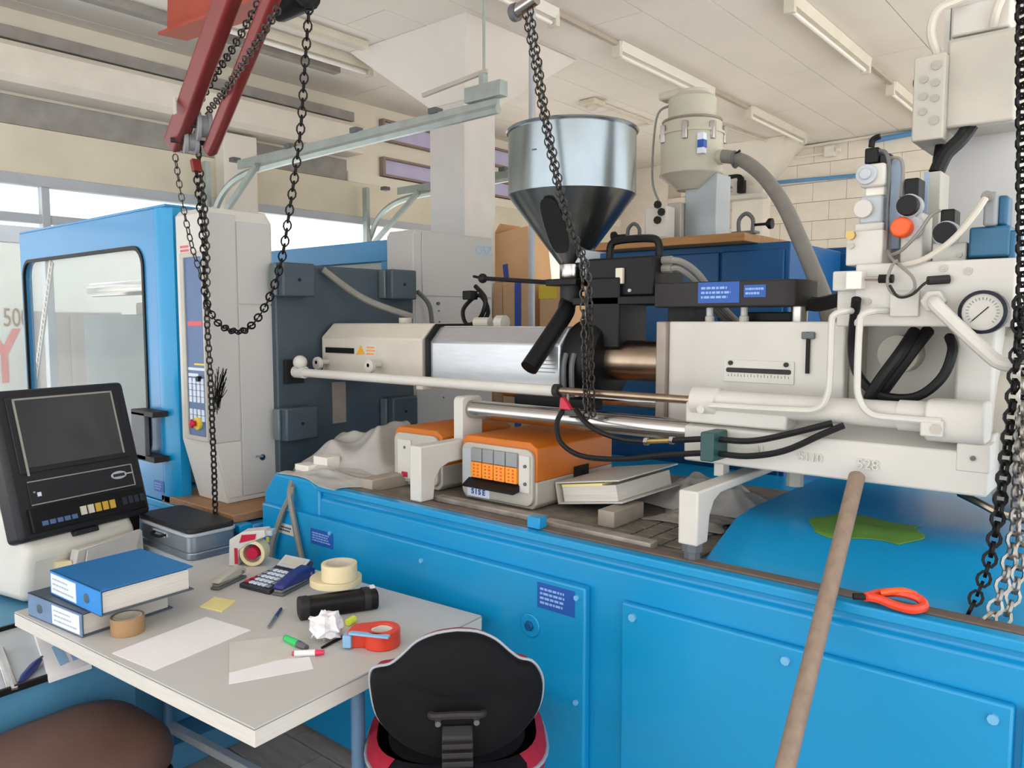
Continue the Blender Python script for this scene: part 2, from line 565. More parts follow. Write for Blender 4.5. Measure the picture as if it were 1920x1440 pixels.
# ---- left wall: header bands over tall glazing
WX = -5.8
wl = struct(MB().box(WX - 0.3, WX - 0.04, -2.6, 9.5, 2.62, CZ).build('wall_left', 'wall_cream', smooth=0))
MB().box(WX - .05, WX, -2.6, 9.4, 2.60, 2.91).build('fascia_board', 'fascia', wl, bevel=.004)
MB().box(WX - .05, WX - .02, -2.6, 4.6, 2.915, 3.10).build('shutter_box', 'beam_grey', wl, bevel=.004)
MB().box(WX - .05, WX, 4.6, 9.2, 2.91, 3.0).build('fascia_board', 'wall_cream', wl, smooth=0)
MB().prism([(WX - .02, 3.12), (WX + .22, 3.12), (WX + .26, 3.16), (WX + .26, 3.33), (WX + .22, 3.37), (WX - .02, 3.37)], 'y', -2.6, 4.6).build('lintel_beam', 'beam', wl)
MB().box(WX - .05, WX + .1, -2.6, 4.6, 3.42, 3.5).build('painted_shadow_band', 'beam_grey', wl, bevel=.004)  # grey bar standing in for the shadow band above the lintel beam
MB().box(WX - .05, WX + .03, -2.6, 9.2, 2.53, 2.60).build('sill_strip', 'palegrey', wl, bevel=.004)
MB().box(WX - .05, WX + .12, 3.305, 3.595, .5, 3.1).build('wall_pier', 'wall_white', wl, bevel=.006)
MB().box(WX - .3, WX, 8.0, 9.4, 0, 2.6).build('wall_pier', 'wall_cream', wl, smooth=0)
MB().box(WX - .3, WX, -2.6, 9.4, 0, 0.5).build('plinth', 'wall_cream', wl, smooth=0)
for (za, zb) in ((3.03, 3.17), (3.36, 3.52)):
    for k in range(4):
        ya = 5.0 + 1.02 * k
        fr = MB().ring(rr(ya, ya + 1.0, za - .02, zb + .02, .003, 1), rr(ya + .03, ya + .97, za, zb, .003, 1), 'x', WX - .05, WX + .02)
        f = struct(fr.build('window_2', 'brown_frame'), 'brown framed clerestory window strip')
        MB().box(WX - .03, WX - .02, ya + .03, ya + .97, za, zb).build('pane', 'purple_sky', f, smooth=0)
# tall glazing: mullions and panes
win = struct(MB().box(WX - .06, WX, -2.6, 3.4, 2.29, 2.35).build('window_1', 'palegrey', bevel=.004), 'tall glazing with pale metal frame')
for k in range(4):
    ym = 2.069 - 1.45 * (k - 1)
    MB().box(WX - .06, WX + .01, ym - .025, ym + .025, 0.5, 2.56).build('mullion', 'palegrey', win, bevel=.003)
    MB().box(WX - .04, WX - .03, ym + .025, ym + 1.425, 0.5, 2.29).build('pane', 'window_glass', win, smooth=0)
    MB().box(WX - .04, WX - .03, ym + .025, ym + 1.425, 2.35, 2.53).build('pane', 'window_glass', win, smooth=0)
# outside: pale roadside board with lettering, ground
brd = thing('roadside_board', 'white advertising board with red letters seen through the left glazing', 'sign', (-9.2, 2.9, 0))
MB().box(-9.25, -9.2, 0.4, 5.4, 0.3, 2.45).build('board', 'outside', brd, bevel=.01)
MB().box(-9.26, -9.19, 0.4, 5.4, 2.45, 2.62).build('top_rail', 'outside_dark', brd)
MB().box(-9.3, -9.25, 0.9, 1.0, -.1, 2.5).build('post', 'outside_dark', brd)
MB().box(-9.3, -9.25, 4.8, 4.9, -.1, 2.5).build('post', 'outside_dark', brd)
text('1500', 0.27, 'pale_brown', brd, (-9.195, 2.909, 1.667), ROT_RIGHT, name='lettering', sx=.62)
text('VY', 0.78, 'pale_red', brd, (-9.195, 2.969, 1.25), ROT_RIGHT, name='lettering', align='RIGHT', sx=.62, bold=.012)
con = thing('parked_container', 'brown grey container standing outside behind the guard door window', 'container', (-8.7, 3.2, -.14))
MB().box(-8.75, -8.3, 2.896, 3.64, 0.3, 1.74).build('box', 'container', con, bevel=.02)
MB().box(-8.7, -8.4, 2.972, 3.575, -.14, .3).build('chassis', 'outside_dark', con)
for q in range(5):
    MB().box(-8.3, -8.28, 2.924 + .2 * q, 2.924 + .2 * q + .05, .35, 1.74 - .05).build('rib', 'container', con)
struct(MB().box(-40, 30, -40, 40, -.2, -.14).build('floor', 'yard', smooth=0), 'pale paved yard added around the hall to bounce light upward')  # added ground, kept pale so daylight bounces up to the ceiling

# ---- overhead door track: two bent rails running into the room
tr = thing('overhead_door_track', 'pale green galvanised overhead door track bending down at the left wall', 'track', (-5.7, 3.2, 0.1))
for yy, xe, zz in ((3.2, -2.78, 2.74), (4.75, -3.6, 2.74)):
    path = [(-5.72, yy, 1.0), (-5.72, yy, 2.2), (-5.66, yy, 2.45), (-5.5, yy, 2.62), (-5.2, yy, 2.71), (-4.6, yy, 2.735), (xe, yy, 2.76)]
    MB().tube(path, 0.026, 6, 5).build('curved_rail', 'galv_rail', tr)
    MB().box(-5.3, xe, yy - .012, yy + .012, 2.75, 2.815).build('straight_rail', 'galv_rail', tr, bevel=.003)
    MB().box(-5.72, -5.66, yy - .06, yy - .02, 0.1, 2.85).build('upright', 'galv_rail', tr, bevel=.003)
    MB().bar((-5.66, yy - .04, 2.3), (-5.0, yy - .04, 2.74), .03, .04).build('brace', 'galv_rail', tr)
    MB().cyl((xe - .1, yy, 2.8), (xe - .1, yy, CZ), .008, n=6).build('hanger', 'galv_rail', tr)
    for q in range(4):
        MB().box(xe - .5 - .7 * q, xe - .44 - .7 * q, yy - .03, yy + .03, 2.81, 2.84).build('clip', 'greydark', tr)
MB().bar((-3.35, 3.2, 2.93), (-2.86, 3.2, 2.97), .02, .022).build('tension_spring', 'offgrey', tr)
MB().box(-2.9, -2.87, 3.18, 3.22, 2.9, 2.96).build('spring_anchor', 'galv_rail', tr)
MB().box(-3.0, -2.74, 3.17, 3.23, 2.82, 2.9).build('end_bracket', 'galv_rail', tr, bevel=.003)

# ---- ceiling lights
lamp_proto = None
def ceiling_lamp(x, ya, yb, label, body='lamp'):
    t = thing('fluorescent_lamp', label, 'ceiling lamp', (x, (ya + yb) / 2, CZ - .1), 0, group='fluorescent batten lamps on the ceiling')
    h = (yb - ya) / 2
    MB().prism([(-.045, .1), (-.03, .035), (.03, .035), (.045, .1)], 'y', -h, h).build('housing', body, t)
    MB().cyl((0, -h + .03, .012), (0, h - .03, .012), .014, n=8).build('tube', 'tube', t)
    for s in (-1, 1):
        MB().box(-.035, .035, s * h - .02, s * h + .02, -.01, .1).build('end_cap', 'lamp_old', t, bevel=.004)
    return t
ceiling_lamp(-3.17, 2.7, 4.2, 'batten lamp nearest the hanging hopper chain, cut by the frame top')
ceiling_lamp(-3.17, 4.96, 6.46, 'long white batten lamp in the middle of the ceiling')
ceiling_lamp(-3.15, 7.22, 8.64, 'yellowed batten lamp above the grey loader hose', 'lamp_old')
ceiling_lamp(-1.91, 4.95, 6.52, 'batten lamp left of the grey junction box', 'lamp_old')
ceiling_lamp(-1.92, 7.25, 8.7, 'batten lamp half hidden behind the round-knockout box', 'lamp_old')
ceiling_lamp(-4.9, 2.62, 4.1, 'batten lamp behind the red hoist arms', 'lamp_old')
for x, ya, yb in ((-3.17, 4.22, 4.94), (-3.16, 6.48, 7.2), (-1.91, 6.54, 7.23)):
    tag(MB().box(x - .016, x + .016, ya, yb, CZ - .03, CZ).build('cable_duct', 'duct'), {-3.17: 'cable duct between first and second middle batten lamps', -3.16: 'cable duct between second and third middle batten lamps', -1.91: 'cable duct between the two right batten lamps'}[x], 'cable duct')
tag(MB().box(-5.2, -5.12, -2, 4.0, CZ - .06, CZ).build('cable_duct', 'beam_grey'), 'long grey cable duct on the ceiling at the upper left', 'cable duct')
tag(MB().box(-4.62, -4.54, -2, 3.8, CZ - .05, CZ).build('cable_duct', 'lamp_old'), 'beige cable duct running to the flared column head', 'cable duct')
tag(MB().tube([(-3.701, 7.066, CZ - .02), (-3.486, 9.164, CZ - .02)], .014, 6, 0).build('conduit_pipe', 'lamp_old'), 'thin ceiling conduit running to the back wall', 'pipe')
sd = thing('smoke_detector', 'small cream smoke detector on the ceiling above the hopper', 'detector', (-4.169, 6.108, CZ - .08))
p = (-4.169, 6.108)
MB().box(p[0] - .09, p[0] + .09, p[1] - .09, p[1] + .09, CZ - .05, CZ).build('base', 'lamp_old', sd, bevel=.01)
MB().lathe([(.03, -.085), (.055, -.07), (.055, -.05)], (p[0], p[1], CZ), 12).build('sensor', 'lamp_old', sd)
tag(MB().tube([(p[0] + .02, p[1] + .1, CZ - .02), (-4.138, 7.132, CZ - .02), (-4.506, 7.144, CZ - .02)], .012, 6, 0).build('conduit_pipe', 'lamp_old'), 'bent ceiling conduit leaving the smoke detector', 'pipe')
# pipes and switches on the back wall
tag(MB().cyl((-4.376, 9.15, 3.274), (-2.55, 9.15, 3.228), .022, n=8).build('blue_pipe', 'pipe_blue'), 'thin blue air pipe along the block wall', 'pipe')
tag(MB().cyl((-2.611, 9.13, 3.578), (-2.139, 9.13, 3.603), .03, n=8).build('blue_pipe', 'pipe_blue'), 'short blue air pipe beside the junction box', 'pipe')
tag(MB().cyl((-3.84, 9.15, 3.509), (-3.009, 9.15, 3.521), .016, n=6).cyl((-3.377, 9.17, 3.622), (-2.57, 9.17, 3.635), .016, n=6).build('conduit_pipe', 'wall_white'), 'cream conduit pair under the back wall ceiling edge', 'pipe')
jb = thing('junction_box', 'small cream junction box high on the block wall', 'junction box', (-3.033, 9.15, 3.469))
MB().box(-3.086, -2.969, 9.1, 9.2, 3.469, 3.587).build('body', 'wall_white', jb, bevel=.01)
MB().cyl((-2.936, 9.1, 3.532), (-2.902, 9.1, 3.528), .03, n=8).build('gland', 'wall_white', jb)
sh = thing('wall_shelf', 'narrow white shelf board on the back wall half column', 'shelf', (-3.984, 8.9, 3.058))
MB().box(-4.264, -3.672, 8.82, 9.0, 3.057, 3.106).build('board', 'white', sh, bevel=.004)
MB().box(-4.254, -4.22, 8.85, 8.98, 3.065 - .08, 3.065).build('bracket', 'white', sh)
vl = thing('wall_valve', 'black air valve with elbow above the wall shelf', 'valve', (-3.945, 8.85, 3.104))
MB().tube([(-4.104, 8.9, 3.35), (-3.991, 8.9, 3.349), (-3.956, 8.9, 3.271)], .04, 8).build('elbow', 'black', vl)
MB().box(-3.986, -3.9, 8.84, 8.92, 3.132, 3.28).build('body', 'black', vl, bevel=.01)

# ================================================================== machine bed
bed = thing('machine_bed', 'long bright blue steel machine bed with screwed side panels', 'machine bed', (-1.2, 2.5, 0))
MB().prism([(1.82, .0), (1.82, .955), (1.832, .967), (1.832, .988), (1.80, .992), (1.80, 1.016), (1.835, 1.018), (1.84, 1.0), (3.2, 1.0), (3.2, .0)], 'x', -2.5, 1.2).build('body', 'blue', bed, bevel=.004)
MB().prism([(-2.88, .0), (-2.88, .93), (-2.8, 1.02), (-2.55, 1.02), (-2.5, .99), (-2.5, .0)], 'y', 1.815, 3.2).build('end_block', 'blue', bed, bevel=.008)
p1 = MB().box(-2.86, -1.232, 1.79, 1.82, .02, .893).build('side_panel', 'blue', bed, bevel=.007, seg=3)
p2 = MB().box(-1.118, -.2, 1.798, 1.82, .02, .88).build('side_panel', 'blue', bed, bevel=.007, seg=3)
p3 = MB().box(-.185, .9, 1.798, 1.82, .02, .88).build('side_panel', 'blue', bed, bevel=.007, seg=3)
for (x, z) in ((-1.08, .845), (-.235, .845), (-.66, .845)):
    MB().lathe([(.011, 1.79), (.011, 1.800)], (x, 0, z), 8, 'y').build('screw', 'blue_light', p2)
for (x, z) in ((-1.26, .86), (-1.26, .55), (-1.26, .3), (-1.9, .84), (-2.4, .845)):
    MB().lathe([(.008, 1.783), (.008, 1.792)], (x, 0, z), 8, 'y').build('screw', 'blue_light', p1)
hx, hz = -1.429, 0.736
MB().lathe([(.036, 1.784), (.036, 1.795)], (hx, 0, hz), 24, 'y').build('plug_flange', 'blue', p1, bevel=.003)
MB().lathe([(.016, 1.776), (.016, 1.79)], (hx, 0, hz), 6, 'y').build('hexagon_plug', 'blue_dark', p1, bevel=.003)
def sticker(parent, x0, x1, z0, z1, y, rows, seed, name='sticker', base='sticker', ink='sticker_pale'):
    s = MB().box(x0, x1, y - .0012, y, z0, z1).build(name, base, parent, smooth=0)
    m = .08 * (x1 - x0)
    text_lines(MB(), x0 + m, x1 - m, z0 + m, z1 - m, y - .0012, rows, seed).build('print', ink, s, smooth=0)
    return s
sticker(bed, -1.403, -1.267, 0.799, 0.876, 1.79, 4, 3)
sticker(bed, -2.524, -2.383, 0.785, 0.846, 1.79, 4, 5)
sticker(bed, -2.744, -2.636, 0.79, 0.832, 1.789, 2, 6, 'name_plate', 'white', 'ink')
MB().prism([(1.84, 1.0), (1.84, 1.02), (1.885, 1.02), (1.885, 1.0)], 'x', -2.45, 1.1).build('guide_rail', 'rail', bed, bevel=.003)
MB().box(-1.475, -1.426, 1.828, 1.865, 1.02, 1.055).build('stop_block', 'blue', bed, bevel=.003)
MB().box(-2.5, -.95, 1.885, 2.9, .998, 1.008).build('drip_tray', 'grime', bed, smooth=0)
# sloping sheet hood on the right half of the bed
MB().prism([(1.888, 1.0), (2.1, 1.085), (2.2, 1.095), (2.9, 1.095), (2.9, 1.0)], 'x', -.93, 1.1).build('sheet_hood', 'blue', bed, bevel=.006)

# lower base under the clamping end
base = bed
MB().box(-5.4, -2.885, 1.76, 3.2, .1, .80).build('clamp_base', 'blue_mid', base, bevel=.008)
MB().box(-5.4, -2.885, 1.70, 1.76, .775, .81).build('base_ledge', 'blue', base, bevel=.006)
for px, py, w, c in ((-2.927, 0.808, .05, 'amber'), (-2.827, 0.823, .02, 'yellow'), (-2.772, 0.825, .02, 'yellow')):
    MB().box(px - w / 2, px + w / 2, 1.7565, 1.759, min(py - .015, .75), min(py + .015, .77)).build('warning_sticker', c, base, smooth=0)
tag(MB().prism([(-3.55, 1.70), (-2.93, 1.70), (-2.93, 2.05), (-3.55, 2.05)], 'z', .81, .845).build('wooden_plank', 'wood_plank', bevel=.004), 'brown wooden plank under the white clamp cover', 'plank')

# ================================================================== clamp cover (white) with key panel
CXR = -3.13
yb = 2.044
cov = thing('clamp_cover', 'tall white sheet cover with a narrow key panel, hanging chain in front', 'machine cover', (-3.3, 1.9, .845))
x0c = -3.374
MB().prism([(1.79, .845), (1.72, 1.12), (1.72, 2.10), (1.74, 2.125), (yb - .03, 2.125), (yb, 2.08), (yb, .845)], 'x', x0c, CXR).build('body', 'cover_hi', cov, bevel=.006)
ym = 1.864
MB().box(CXR, CXR + .006, 1.735, ym - .003, 1.12, 2.10).build('side_sheet', 'cover', cov, bevel=.002)
MB().prism([(1.80, .87), (1.735, 1.117), (ym - .003, 1.117), (ym - .003, .87)], 'x', CXR, CXR + .006).build('side_sheet', 'cover_hi', cov, bevel=.002)
MB().box(CXR, CXR + .006, ym + .003, yb - .01, 1.72, 2.075).build('side_sheet', 'cover', cov, bevel=.002)
MB().box(CXR, CXR + .006, ym + .003, yb - .01, .87, 1.715).build('side_sheet', 'cover', cov, bevel=.002)
lk = thing_p = MB().lathe([(.014, CXR + .006), (.014, CXR + .012)], (0, 1.962, 1.031), 10, 'x').build('lock', 'steel', cov)
MB().bar((CXR + .012, 1.928, 1.04), (CXR + .012, 1.963, 1.036), .006, .008).build('lock_tab', 'greyplastic', lk)
kx0, kx1 = -3.29, -3.137
kz0, kz1 = 1.149, 1.917
MB().ring(rr(kx0 - .03, kx1 + .012, kz0 - .02, kz1 + .02, .004, 1), rr(kx0, kx1, kz0, kz1, .004, 1), 'y', 1.705, 1.72).build('panel_frame', 'offgrey', cov, bevel=.003)
kp = MB().box(kx0, kx1, 1.712, 1.72, kz0, kz1).build('key_panel', 'keys_blue', cov, smooth=0)
kw = kx1 - kx0
for r in range(7):
    for c in range(4):
        if r == 2: continue
        zz = kz0 + (kz1 - kz0) * (.10 + .035 * r); xx = kx0 + kw * (.16 + .22 * c)
        MB().box(xx - kw * .07, xx + kw * .07, 1.708, 1.712, zz - .012, zz + .012).build('key', 'keys_white', kp)
for (za, zb, c, xa, xb) in ((.37, .385, 'keys_white', .05, .95), (.40, .41, 'yellow', .4, .95), (.335, .352, 'keys_white', .05, .6), (.62, .645, 'redprint', .1, .9), (.30, .306, 'keys_white', .05, .9)):
    MB().box(kx0 + kw * xa, kx0 + kw * xb, 1.7105, 1.712, kz0 + (kz1 - kz0) * za, kz0 + (kz1 - kz0) * zb).build('print', c, kp)
ez = kz0 + .055; ex = kx0 + kw * .55
es = MB().lathe([(.028, 1.70), (.028, 1.712)], (ex, 0, ez), 16, 'y').build('stop_collar', 'yellow', kp)
MB().lathe([(.0, 1.672), (.017, 1.676), (.02, 1.684), (.012, 1.69), (.012, 1.70)], (ex - .01, 0, ez), 16, 'y').build('emergency_stop', 'crimson', kp)
MB().lathe([(.012, 1.695), (.012, 1.712)], (kx0 + kw * .7, 0, kz0 + (kz1 - kz0) * .325), 10, 'y').build('key_switch', 'black', kp)
text_lines(MB(), -3.335, -3.247, 1.941, 1.975, 1.72, 2, 44, .6).build('red_print', 'redprint', cov, smooth=0)

# blue guard door at the far left
door = thing('guard_door', 'blue sliding guard door with rounded window at the left end', 'machine door', (-4.4, 1.74, .81))
dx0, dx1 = -5.185, -3.423
dz1, dz0 = 2.149, .815
wx0, wx1 = -5.135, -3.645
wz1, wz0 = 1.983, 1.0
MB().ring(rr(dx0, dx1 - .1, dz0, dz1, .01, 6), rr(wx0, wx1, wz0, wz1, .09, 6), 'y', 1.70, 1.74).build('door_frame', 'blue_mid', door, bevel=.004)
MB().prism([(dx1 - .1, 1.70), (dx1 - .05, 1.70), (dx1, 1.735), (dx1, 1.78), (dx1 - .1, 1.78)], 'z', dz0, dz1).build('stile', 'blue', door)
MB().box(dx0, dx1, 1.70, 1.9, dz1, dz1 + .012).build('top_sheet', 'blue_mid', door, bevel=.004)
MB().ring(rr(wx0 - .012, wx1 + .012, wz0 - .012, wz1 + .012, .10, 6), rr(wx0 + .006, wx1 - .006, wz0 + .006, wz1 - .006, .085, 6), 'y', 1.692, 1.706).build('rubber_gasket', 'rubber', door)
MB().prism(rr(wx0, wx1, wz0, wz1, .09, 6), 'y', 1.722, 1.728).build('window_pane', 'door_glass', door)
h = MB().box(-3.674, -3.541, 1.63, 1.652, 1.011, 1.231).build('handle', 'greydark', door, bevel=.004)
for py in (775, 858):
    zz = {775: 1.227, 858: 1.022}[py]
    MB().box(-3.674, -3.459, 1.63, 1.70, zz - .013, zz + .013).build('handle_bracket', 'blackgrey', h, bevel=.003)
sticker(door, -3.613, -3.519, 0.854, 0.905, 1.699, 3, 8)
# inside the clamp: moving platen, panels and a perforated rail seen through the glass
mp = thing('moving_platen', 'brownish grey moving platen block behind the guard door window', 'platen', (-4.5, 2.5, .81))
MB().box(-4.62, -4.2, 2.1, 2.85, .81, 1.75).build('block', 'flange', mp, bevel=.01)
MB().box(-4.2, -4.0, 2.15, 2.8, 1.0, 1.62).build('mould_half', 'platen_lt', mp, bevel=.01)
for s in (2.15, 2.7):
    for zz in (1.17, 1.84):
        MB().cyl((-5.3, s, zz), (-3.22, s, zz), .045, n=14).build('tie_bar', 'steel', mp)
fp_in = thing('mould_block', 'grey steel mould block on the fixed side behind the door window', 'mould', (-3.6, 2.4, .81))
MB().box(-5.099, -3.4, 2.0, 2.25, .81, 1.681).build('block', 'platen_lt', fp_in, bevel=.01)
MB().box(-3.7, -3.45, 2.25, 2.7, 1.0, 1.5).build('cavity_plate', 'greyplastic', fp_in, bevel=.006)
rg = thing('rear_guard', 'pale rear guard panel seen through the guard door window', 'machine cover', (-4.4, 3.0, .81))
MB().box(-5.4, -3.35, 2.98, 3.02, .81, 1.30).build('lower_sheet', 'cover_hi', rg, bevel=.005)
MB().box(-5.4, -3.35, 2.98, 3.02, 1.55, 1.98).build('upper_sheet', 'outside', rg, bevel=.005)
MB().box(-5.4, -3.3, 2.96, 3.04, 1.98, 2.1).build('top_rail', 'blue_mid', rg, bevel=.005)
MB().box(-5.4, -5.3, 2.96, 3.04, .81, 2.1).build('post', 'blue_mid', rg)
MB().box(-3.45, -3.3, 2.96, 3.04, .81, 1.98).build('post', 'blue_mid', rg)
pf = thing('perforated_rail', 'slanted perforated white rail inside the guard door window', 'rail', (-5.751, 1.95, .81))
pa = Vector((-5.791, 1.95, 1.224)); pb = Vector((-5.411, 1.95, 2.017))
MB().bar(pa, pb, .06, .01, (0, 1, 0)).build('rail', 'offgrey', pf)
MB().cyl((pa.x, 1.96, .81), pa, .012, n=8).build('foot', 'offgrey', pf)
for k in range(22):
    q = pa.lerp(pb, (k + .5) / 22)
    MB().box(q.x - .012, q.x + .012, 1.938, 1.943, q.z - .012, q.z + .012).build('hole_rim', 'white', pf)
# top beams of the guard: blue roof rails between the two covers
gr = thing('guard_roof_rail', 'blue guard roof rails behind the dark platen', 'machine cover', (-4.0, 3.3, 2.0))
MB().box(-5.4, -3.15, 3.06, 3.3, 1.98, 2.1).build('upper_rail', 'blue_mid', gr, bevel=.01)
MB().box(-5.4, -3.12, 3.05, 3.1, 1.0, 1.98).build('rear_sheet', 'blue_mid', gr, bevel=.005)
MB().box(-5.4, -3.15, 3.0, 3.05, 2.035, 2.06).build('painted_highlight', 'blue_light', gr, bevel=.005)  # highlight along the roof rails, put in as a paler blue bar

# ================================================================== fixed platen with tie bar nuts
PX = -3.09
plt = thing('fixed_platen', 'dark blue grey fixed platen with four square tie bar nuts', 'platen', (PX, 2.43, .8))
MB().prism(rr(2.03, 2.86, .83, 1.905, .02), 'x', PX - .12, PX).build('plate', 'platen', plt, bevel=.006)
for (ya, za) in ((2.10, 1.83), (2.73, 1.83), (2.10, 1.18), (2.73, 1.18)):
    nut = MB().box(PX, PX + .085, ya - .085, ya + .085, za - .075, za + .075).build('tie_bar_nut', 'platen', plt, bevel=.008)
    MB().box(PX, PX + .045, ya - .1, ya - .086, za - .07, za + .07).build('clamp_plate', 'platen_lt', nut, bevel=.004)
    MB().cyl((PX + .085, ya, za), (PX + .088, ya, za), .008, n=6).build('centre_mark', 'dark', nut)
MB().box(PX, PX + .02, 2.06, 2.16, 1.36, 1.47).build('cylinder_anchor', 'dark', plt, bevel=.004)
MB().box(PX, PX + .004, 2.33, 2.41, 1.15, 1.35).build('rust_patch', 'flange', plt)
MB().tube([(PX + .02, 2.275, 1.887), (PX + .1, 2.453, 1.753), (PX + .25, 2.637, 1.663)], .016, 8).build('grey_hose', 'greyhose', plt)
rc = thing('rear_cover', 'white rear clamp cover with a faint logo, right of the dark platen', 'machine cover', (-3.1, 3.1, .8))
MB().prism([(2.87, 1.0), (2.87, 2.10), (2.89, 2.13), (3.5, 2.13), (3.5, 1.0)], 'x', -3.3, -3.09).build('body', 'cover', rc, bevel=.006)
MB().box(-3.09, -3.084, 2.93, 3.49, 1.78, 2.12).build('upper_sheet', 'cover', rc, bevel=.003)
MB().box(-3.09, -3.084, 2.88, 3.49, 1.02, 1.772).build('lower_sheet', 'cover', rc, bevel=.003)
text('OSZ', .075, 'skyblue', rc, (-3.083, 3.42, 2.05), ROT_RIGHT, name='faint_logo')
for k in range(9):
    MB().lathe([(.005, -3.084), (.005, -3.08)], (0, 3.05 + .004 * k, 1.70 - .06 * k), 6, 'x').build('vent_hole', 'greydark', rc)
MB().lathe([(.009, -3.084), (.009, -3.07)], (0, 3.04, 1.74), 8, 'x').build('screw', 'greydark', rc)
MB().tube([(-3.05, 2.86, 1.80), (-3.03, 2.93, 1.72), (-3.03, 2.95, 1.55)], .012, 6).build('cable', 'greydark', rc)

# ================================================================== injection unit
AX, AZ = 2.43, 1.5
inj = thing('injection_unit', 'white injection unit with silver barrel cover and polished barrel', 'machine', (-1.6, AX, 1.02))
# nozzle cover, chamfered box
NY = 2.26
nx0, nx1 = -3.07, -2.389
poly = [(NY, 1.40), (NY, 1.57), (NY + .07, 1.635), (2.53, 1.635), (2.60, 1.57), (2.60, 1.40), (2.53, 1.365), (NY + .07, 1.365)]
nz = MB().prism(poly, 'x', nx0, nx1).build('nozzle_cover', 'beige', inj, bevel=.006)
MB().box(-3.034, -2.829, NY - .006, NY, 1.498, 1.523).build('name_strip', 'black', nz)
MB().prism([(-2.811, 1.496), (-2.755, 1.498), (-2.782, 1.536)], 'y', NY - .003, NY).build('warning_triangle', 'amber', nz, smooth=0)
sticker(nz, -2.747, -2.671, 1.487, 1.542, NY, 3, 12, 'label', 'white', 'orange_lt')
for px, c in (((nx0 + .05), 'white'), ((nx0 + .42), 'white')):
    MB().lathe([(.012, NY - .07), (.012, NY)], (px, 0, 1.455), 10, 'y').lathe([(.03, NY - .07), (.03, NY - .05)], (px, 0, 1.45), 16, 'y').build('locking_knob', 'white', nz, bevel=.003)
MB().box(nx1 - .02, nx1 + .02, NY - .015, 2.6, 1.36, 1.40).build('hinge_foot', 'beige', nz, bevel=.004)
MB().cyl((nx1 - .25, 2.4, 1.635), (nx1 - .25, 2.4, 1.66), .03, n=12).build('cap', 'offgrey', nz)
# silver barrel cover
sx1 = -1.689
poly2 = [(NY + .02, 1.385), (NY + .02, 1.56), (NY + .08, 1.622), (2.52, 1.622), (2.58, 1.56), (2.58, 1.385)]
MB().prism([(y - .012 if y < 2.4 else y + .012, z + (.012 if z > 1.5 else 0)) for y, z in poly2], 'x', nx1 + .015, nx1 + .035).build('joint_seal', 'black', inj)
sc = MB().prism(poly2, 'x', nx1 + .03, sx1).build('barrel_cover', 'silver', inj, bevel=.006)
MB().box(nx1 + .05, sx1 - .01, NY + .085, 2.51, 1.622, 1.625).build('top_sheet', 'silver_top', sc)
for k in range(4):
    MB().box(sx1 - .1, sx1 - .02, NY + .018, NY + .02, 1.5 - .014 * k, 1.503 - .014 * k).build('vent_slot', 'flange', sc)
MB().prism([(NY + .006, 1.38), (NY + .006, 1.40), (2.59, 1.40), (2.59, 1.38)], 'x', nx1 + .02, sx1).build('lower_flange', 'offgrey', sc)
MB().cyl((nx1 + .18, 2.4, 1.64), (nx1 + .26, 2.4, 1.64), .022, n=10).cyl((nx1 + .3, 2.4, 1.64), (nx1 + .34, 2.4, 1.64), .03, n=10).build('cable_gland', 'offgrey', sc)
# thermocouple wiring behind the cover
MB().tube([(-2.35, 2.55, 1.62), (-2.32, 2.6, 1.68), (-2.37, 2.6, 1.76), (-2.45, 2.58, 1.70), (-2.42, 2.57, 1.63), (-2.33, 2.56, 1.66), (-2.30, 2.56, 1.74), (-2.36, 2.56, 1.80)], .01, 6).build('thermocouple_cable', 'black', inj)
MB().box(-2.43, -2.38, 2.55, 2.6, 1.74, 1.78).build('connector', 'black', inj, bevel=.004)
# black end ring and feed throat
MB().lathe([(.06, sx1 - .005), (.145, sx1), (.155, sx1 + .02), (.15, sx1 + .10), (.13, sx1 + .13), (.08, sx1 + .14)], (0, AX, AZ), 32, 'x').build('end_ring', 'black', inj, bevel=.004)
for k in range(2):
    MB().tube([(sx1 + .03 + .035 * k, AX - .15, AZ + .03), (sx1 + .03 + .035 * k, AX - .165, AZ - .02), (sx1 + .03 + .035 * k, AX - .16, AZ - .13)], .010, 8).build('cooling_tube', 'greydark', inj)
hx_, hy_ = -1.654, AX
MB().box(sx1 + .06, sx1 + .20, 2.36, 2.55, 1.55, 1.80).build('feed_throat', 'black', inj, bevel=.006)
bx0, bx1 = sx1 + .1, -1.336
MB().lathe([(.073, bx0), (.073, bx1)], (0, AX, AZ + .005), 40, 'x').build('barrel', 'steel_brown', inj)
# housing
HX0, HX1 = -1.279, -0.675
HY = 2.25
MB().box(HX0, HX0 + .035, HY, 2.70, 1.32, 1.645).build('front_flange', 'flange', inj, bevel=.004)
hb = MB().prism([(HX0 + .035, HY + .02), (-1.154, HY + .02), (-1.045, HY - .04), (HX1, HY - .04), (HX1, 2.75), (HX0 + .035, 2.75)], 'z', 1.30, 1.645).build('housing', 'white', inj, bevel=.006)
fy = HY - .04
gx0, gx1 = -1.022, -0.811
gz0, gz1 = 1.467, 1.532
gp = MB().box(gx0, gx1, fy - .004, fy, gz0, gz1).build('scale_plate', 'white', hb, bevel=.001)
MB().prism(rr(gx0 + .008, gx1 - .008, gz0 + .028, gz0 + .042, .006), 'y', fy - .006, fy - .003).build('scale_slot', 'blackgrey', gp)
for k in range(19):
    x = gx0 + .015 + (gx1 - gx0 - .03) * k / 18
    MB().box(x - .0008, x + .0008, fy - .0048, fy - .004, gz0 + .016, gz0 + (.025 if k % 2 else .022)).build('scale_mark', 'greydark', gp)
